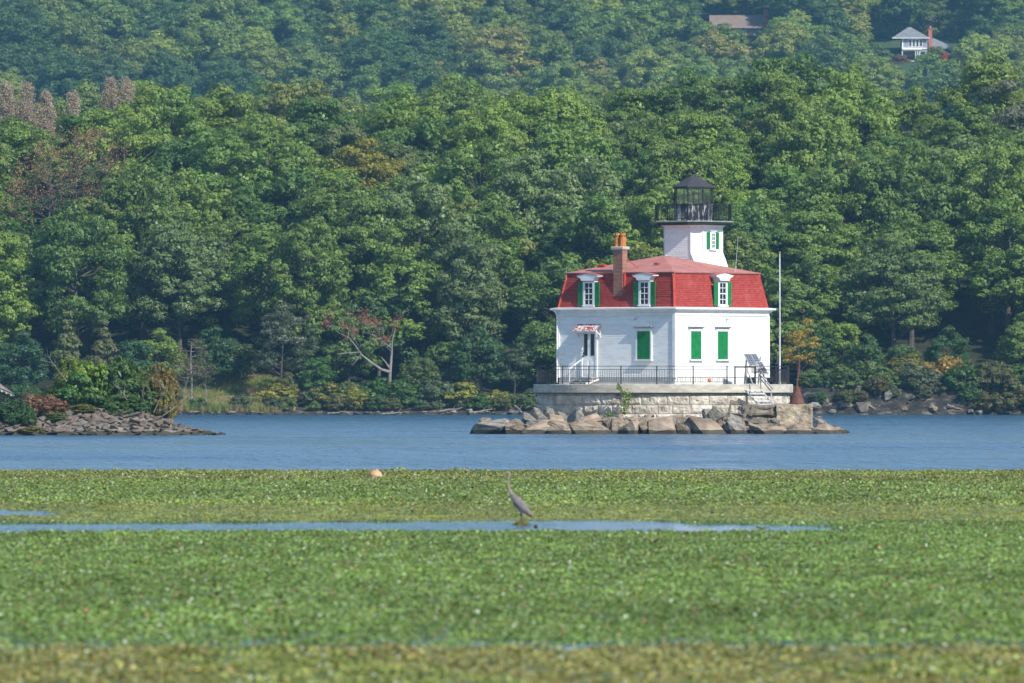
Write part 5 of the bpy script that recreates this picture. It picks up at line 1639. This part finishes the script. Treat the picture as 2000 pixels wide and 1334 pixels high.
# shed at the left edge
M_shake = simple('weathered_grey_shakes', (0.16, 0.14, 0.145), (0.30, 0.27, 0.275), 3, .9, .5, 12, .03)
sy = 500.0
c0 = PT(-30, 800, sy)
SHD = empty('old_shed', (c0.x, sy, 1.2), 0, 'old shed with a sloping grey shingled roof at the left edge behind the shrubs', 'shed')
def sq_(px, py, dy=0): v = PT(px, py, sy + dy); return v - Vector((c0.x, sy, 1.2))
b = MB(); b.lap(sq_(-120, 706, -1.5), sq_(28, 770, -1.5), sq_(20, 764, 2.2), sq_(-110, 668, 2.2), .25, .03)
b.prism([sq_(-120, 708, -1.5), sq_(28, 772, -1.5), sq_(20, 766, 2.2), sq_(-110, 672, 2.2)], (0, 0, -.05)); b.build('roof', M_shake, SHD)
b = MB(); b.prism([sq_(-110, 830, -1), sq_(12, 830, -1), sq_(12, 772, -1), sq_(-110, 722, -1)], (0, 2.6, 0)); b.build('wall', M_timber, SHD)
for k in range(6):
    p_ = sq_(22 - k * 9, 771.5 - k * 3.7, -1.3); b = MB(); b.box(p_, (.10, .5, .10)); b.build('rafter_end', M_greywood, SHD)

# driftwood along the far shore
for k, (x0, y0, x1, y1, r, lab) in enumerate(((916, 808, 962, 798, .13, 'long pale driftwood log on the far shore left of the pier'), (858, 803, 902, 797, .10, 'pale driftwood trunk near the yellow bush'),
        (745, 808, 800, 804, .10, 'grey driftwood log on the far shore below the dead tree'), (1005, 792, 1022, 806, .09, 'short slanted driftwood log beside the left end of the boulders'),
        (640, 808, 690, 805, .08, 'thin driftwood log on the far shore left of the dead tree'), (1690, 790, 1730, 806, .12, 'fallen pale trunk slanting down the rocky bank'),
        (1760, 806, 1800, 803, .1, 'grey log at the foot of the rocky bank'), (1850, 790, 1880, 801, .1, 'pale fallen branch on the right part of the bank'))):
    a, c_ = PT(x0, y0, 829.2), PT(x1, y1, 829.6); mb = MB(); L0 = [a.lerp(c_, i / 5) + Vector((0, 0, random.uniform(-.06, .06))) for i in range(6)]
    mb.path([p - a for p in L0], [r * (1 - .12 * i) for i in range(6)], 8)
    mb.path([L0[3] - a, L0[3] - a + Vector((.3, 0, .5))], [r * .4, r * .15], 5)
    o = mb.build('driftwood_log', M_palebark); o.location = a; tag(o, lab, 'driftwood')
# shore rocks along the far bank
SROK = [rock_mesh('shore_rock', 800 + i, [M_rockg, M_rock, M_slab1][i % 3], 12, 1) for i in range(6)]
recs = []
px = -100
while px < 2120:
    p = px + random.uniform(-6, 6); px += random.uniform(9, 19)
    if 1060 < p < 1540: continue
    big = 1555 < p < 1960
    for rep in range(2 if big else 1):
        yy = random.uniform(828.4, 829.6) + rep * random.uniform(.6, 2.2)
        x = (p - 1000) * yy / F_PX + rep * .4
        s = random.uniform(.2, .45) * (2.0 if big and rep else 1.15)
        recs.append((p, x, yy, s, rep))
for p, x, yy, s, rep in [q for q in recs if not (1555 < q[0] < 1960 and random.random() < .45)]:
    o = bpy.data.objects.new('shore_rock', random.choice(SROK)); COL.objects.link(o)
    o.location = (x, yy, max(.05, terrain(x, yy) + .05)); o.scale = (s * random.uniform(1, 1.8), s, s * random.uniform(.5, .85)); o.rotation_euler = (random.uniform(-.3, .3), random.uniform(-.3, .3), random.uniform(0, 6.28))
    tag(o, 'grey rock on the far shoreline ' + bz(p) + (', higher' if rep else ', at water'), 'rock', 'rocks along the far shoreline')

# ------------------------------------------------------------------ floating water-chestnut mat
M_weed = foliage('weed_leaf', 0.25, 0.45, .22, .35, instancer=True, odd=True)
def rosette(i):
    rng = np.random.default_rng(600 + i); n = 52
    a = rng.uniform(0, 6.28, n); r = rng.uniform(.03, .24, n)
    c = np.stack([r * np.cos(a), r * np.sin(a), .012 + .05 * rng.uniform(0, 1, n) ** 1.5], 1)
    nn = np.stack([np.cos(a) * rng.normal(0, .5, n), np.sin(a) * rng.normal(0, .5, n), np.ones(n)], 1) + rng.normal(size=(n, 3)) * .42
    return hidden_source('weed_source', numpy_mesh('rosette', leaf_quads(c, nn, rng.uniform(.036, .070, n), rng, .8), None, [M_weed]))
ROS = [rosette(i) for i in range(8)]
rg = np.random.default_rng(77)
def weed_ok(x, y):
    px = px_of(x, y); wob = mnoise.noise(Vector((x * .5, y * .15, 0))) * 1.6 + mnoise.noise(Vector((x * 1.7, y * .8, 4))) * .9
    # long open channel
    if px < 1640:
        w0, w1 = 166.8 + wob * .5, float(np.interp(px, [0, 900, 1150, 1350, 1640], [175.5, 179.0, 180.2, 177.5, 173.0])) + wob * .7
        if px < 60: w0 = 164.5
        if w0 < y < w1:
            if px > 1340:
                mid = 175.5 + wob * .5; hw = float(np.interp(px, [1340, 1500, 1640], [.3, 1.6, 3.0]))
                if abs(y - mid) < hw: return rg.random() < .5
            return False
    if px < 105 and 187.8 + wob * .3 < y < 196.5 - (px + 50) * .02 + wob * .6: return False
    if px < 620 and 259.5 < y < 264.5 and rg.random() < (.85 if px < 420 else .4): return False
    if px > 1650 and 263 < y < 268 and rg.random() < (.85 if px > 1880 else .35): return False
    if px > 820 and 92.8 + wob * .1 < y < 95.6 + wob * .2: return rg.random() < .55
    if px <= 820 and 93.4 < y < 94.6: return rg.random() < .75
    return True
P_, T_, S_ = [], [], []
def weed_zone(y0, y1, dens, smin, smax):
    y = y0
    while y < y1:
        dy = max(.15, y * .0012)
        half = 1260 * y / F_PX + 3
        n = rg.poisson(dens * 2 * half * dy)
        for x in rg.uniform(-half, half, n):
            yy = y + rg.uniform(0, dy)
            if not weed_ok(x, yy): continue
            f = mnoise.fractal(Vector((x * .30, yy * .06, 0)), .8, 2, 4) * .5 + .5
            base = np.array([.190, .305, .078]); 
            if yy > 181: base = np.array([.205, .300, .078])
            if yy > 250: base = np.array([.235, .275, .075])
            yel = np.array([.36, .39, .10]); edge = 0
            if 179 < yy < 203: edge = .75 - .2 * f + (.15 if yy < 186 else 0)
            if 203 <= yy < 209: edge = .3
            if yy < 93.5: base = base * .92; edge = .72
            if yy < 93.5 and f > .45: base = np.array([.22, .17, .08]); edge = .55
            c = base * (1 - edge) + yel * edge
            r = rg.random()
            if r < .03: c = c * .6 + np.array([.30, .26, .05]) * .4
            elif r < .09: c = c * .7
            c = c * (.72 + .55 * f) * rg.uniform(.7, 1.3)
            s = rg.uniform(smin, smax); hz = rg.uniform(.35, .95) * (1.8 if rg.random() < .03 else 1) * (.4 if edge > .5 and yy > 170 else 1)
            P_.append((x, yy, .012)); T_.append(c); S_.append((s, s, s * hz))
        y += dy
weed_zone(70, 181.0, 10.5, .7, 1.15)
weed_zone(181, 283.6, 6.5, .9, 1.5)
print('rosettes', len(P_))
weed = instancer('water_chestnut_mat', P_, T_, S_, ROS, 'dense green mat of floating water plants covering the near water', 9)
tag(weed, None, 'floating plants')
# soft under-layer of submerged plants seen between the leaves
m, t, b = mat('submerged_weed', None, .6)
v = t.coord('World', (1, .6, 1)); n = t.noise(v, 5, 5, .6)
t.link(t.ramp(n, [(.3, (.05, .09, .022)), (.7, (.11, .16, .045))]), b.inputs['Base Color'])
def mat_sheet(name, segs):
    V = []; Fc = []
    for (y0, y1, x0, x1, wv) in segs:
        n = 240; k0 = len(V)
        for i in range(n + 1):
            k = i / n; 
            for yy, sg in ((y0, 1), (y1, -1)):
                xx = (x0 + (x1 - x0) * k - 1000) * yy / F_PX + (3 * (2 * k - 1) if x1 - x0 > 2300 else 0)
                V.append((xx, yy + sg * abs(mnoise.noise(Vector((xx * .8, yy, 0)))) * wv, .008))
        for i in range(n): a = k0 + 2 * i; Fc.append((a, a + 2, a + 3, a + 1))
    return tag(link_mesh(name, V, Fc, m), 'dark green submerged plant layer under the floating leaves', 'water plants', None, 'stuff')
mat_sheet('submerged_plants', [(60, 92.4, -260, 2260, .1), (96.4, 165.0, -260, 2260, .5), (181.8, 283.2, 110, 2260, .8), (197.6, 283.2, -260, 110, .5), (181.6, 187.0, -260, 110, .4), (165.0, 181.8, 1660, 2260, .2)])

# pale stranded float at the far edge of the mat
fl = PT(733, 936, 263)
m = peel_mat('sun_bleached_orange_float', (.50, .36, .21), (.50, .25, .13), (1, 1, 1), .42, .58, 5)
b = MB(); b.lathe((0, 0, -.05), tuple((.215 * math.cos(a), .13 + .17 * math.sin(a)) for a in [R(-60 + 15 * k) for k in range(10)]) + ((.05, .305), (.05, .33), (.0, .335)), 20)
o = b.build('float', m, None, True); o.location = (fl.x, 263, .02); o.rotation_euler = (R(6), R(12), 0)
tag(o, 'rounded pale orange float stranded at the far edge of the green plant mat', 'float')

# ------------------------------------------------------------------ heron
YH = 176.0
hx = (1017.5 - 1000) * YH / F_PX
HER = empty('heron', (hx, YH, .0), 0, 'grey heron standing in the open channel, facing left with its neck up', 'heron')
u = YH / F_PX
def hp(px, py, dy=0): return ((px - 1017.5) * u, dy, EYE + (HY - py) * u)
def hedge(sk):
    V = [s[0] for s in sk]; E = [(s[1], i) for i, s in enumerate(sk) if s[1] is not None]
    me = bpy.data.meshes.new('body'); me.from_pydata(V, E, []); o = bpy.data.objects.new('body', me); COL.objects.link(o)
    md = o.modifiers.new('skin', 'SKIN'); md.use_smooth_shade = True
    for i, s in enumerate(sk): me.skin_vertices[0].data[i].radius = (s[2], s[3] if len(s) > 3 else s[2]); me.skin_vertices[0].data[i].use_root = (i == 0)
    o.modifiers.new('sub', 'SUBSURF').levels = 2; o.modifiers['sub'].render_levels = 2
    return o
sk = [(hp(1013, 985), None, .075, .105), (hp(1004, 972), 0, .052, .06), (hp(998.5, 964), 1, .04, .045), (hp(994.5, 955), 2, .026), (hp(992.5, 945), 3, .022), (hp(994, 934), 4, .020),
      (hp(996, 927), 5, .021), (hp(993.5, 922.8), 6, .027), (hp(990, 923), 7, .020), (hp(986, 924.2), 8, .009), (hp(979.5, 926.5), 9, .004),
      (hp(1022, 994), 0, .055, .068), (hp(1031, 1002), 11, .042, .05), (hp(1038.5, 1009), 12, .014, .02),
      (hp(1017.5, 1001, .03), 11, .028), (hp(1017.8, 1010, .035), 14, .010), (hp(1016.6, 1026, .035), 15, .009),
      (hp(1019.5, 1001, -.03), 11, .028), (hp(1020.5, 1011, -.035), 17, .010), (hp(1019, 1027, -.035), 18, .009)]
body = hedge(sk); body.parent = HER
m, t, b = mat('heron_plumage', None, .8)
sp = t.new("ShaderNodeSeparateXYZ"); tc = t.new("ShaderNodeTexCoord"); t.link(tc.outputs['Object'], sp.inputs[0])
zc = t.math('ADD', sp.outputs[2], 0.0)
c = t.ramp(t.math('MULTIPLY', zc, .8), [(.00, (.10, .09, .07)), (.17, (.16, .13, .09)), (.21, (.16, .145, .15)), (.50, (.20, .18, .18)), (.58, (.30, .22, .17)), (.90, (.32, .23, .18)), (.94, (.36, .31, .28))])
n = t.noise(t.coord('Object', (6, 6, 30)), 3, 4); t.link(t.mix(t.math('MULTIPLY', n, .4), c, (.16, .15, .18)), b.inputs['Base Color'])
body.data.materials.append(m)
M_quill = simple('dark_wing_feathers', (.03, .032, .05), (.09, .09, .12), 20, .7)
M_wing = simple('grey_wing_feathers', (.12, .11, .12), (.22, .195, .19), 14, .8, stretch=(1, 1, 1))
for sg in (-1, 1):
    b = MB()
    cs = [(hp(999, 967), .026, .012), (hp(1006, 973.5), .062, .022), (hp(1014, 982.5), .086, .026), (hp(1024, 993.5), .076, .022), (hp(1033, 1002.5), .042, .013), (hp(1041, 1010), .008, .004)]
    rings = []
    for (p, ha, th) in cs:
        p = Vector(p) + Vector((.0, sg * .07, .012))
        nrm = Vector((.70, 0, .71))
        rings.append([p + nrm * (ha * math.cos(a)) + Vector((0, sg * th * math.sin(a), 0)) for a in [2 * math.pi * k / 10 for k in range(10)]])
    b.loft(rings); b.build('wing', M_wing, HER, True)
    b = MB(); b.path([hp(1000, 972, sg * .09), hp(1008, 984, sg * .112), hp(1018, 994, sg * .105)], [.008, .013, .006], 6)
    b.path([hp(1022, 1000, sg * .07), hp(1030, 1005, sg * .055), hp(1040, 1011.5, sg * .03)], [.010, .018, .008], 6)
    b.build('flight_feathers', M_quill, HER)
b = MB(); b.path([hp(986, 924, 0), hp(974.5, 928, 0)], [.008, .002], 6); b.build('bill', simple('yellow_bill', (.30, .22, .08), (.38, .28, .10), 9, .5), HER)
b = MB(); b.path([hp(996, 921.8), hp(991, 921.4, 0), hp(1002, 925.5)][:1] + [hp(998, 923.5), hp(1003, 926.5)], [.010, .008, .002], 5); b.build('crest_plume', M_quill, HER)
cl = [((hx + dx, 174.5 + dy, dz), r) for dx, dy, dz, r in ((-.03, 1.3, .02, .10), (.06, 1.2, .04, .09), (-.10, .9, .02, .08), (.12, .8, .01, .08), (0, .4, .05, .10), (.02, .2, .03, .08), (0, 1.5, .01, .1))]
leaf_patch('weed_clump', cl, 1.0, 70, .055, (.16, .16, .04), 'low weed clump in the channel under the heron', 'weed clump', 31)
leaf_patch('weed_tuft', [((PT(1047, 1031, 171.4).x, 171.4, .02), .05), ((PT(1047, 1031, 171.4).x, 171.4, .05), .03)], 1.0, 40, .05, (.10, .07, .05), 'tiny dark weed tuft in the channel right of the heron', 'weed clump', 32)

# ------------------------------------------------------------------ air
b = MB(); b.box((0, 1100, 118), (2000, 2760, 244))
hz = b.build('haze', bpy.data.materials.new('haze'))
m = hz.data.materials[0]; m.use_nodes = True; nt = m.node_tree
nt.nodes.remove(nt.nodes["Principled BSDF"])
pv = nt.nodes.new("ShaderNodeVolumePrincipled")
pv.inputs['Color'].default_value = (0.26, 0.60, 0.92, 1)
pv.inputs['Density'].default_value = 0.000085
pv.inputs['Anisotropy'].default_value = 0.0
nt.links.new(pv.outputs[0], nt.nodes["Material Output"].inputs['Volume'])
tag(hz, kind='stuff')
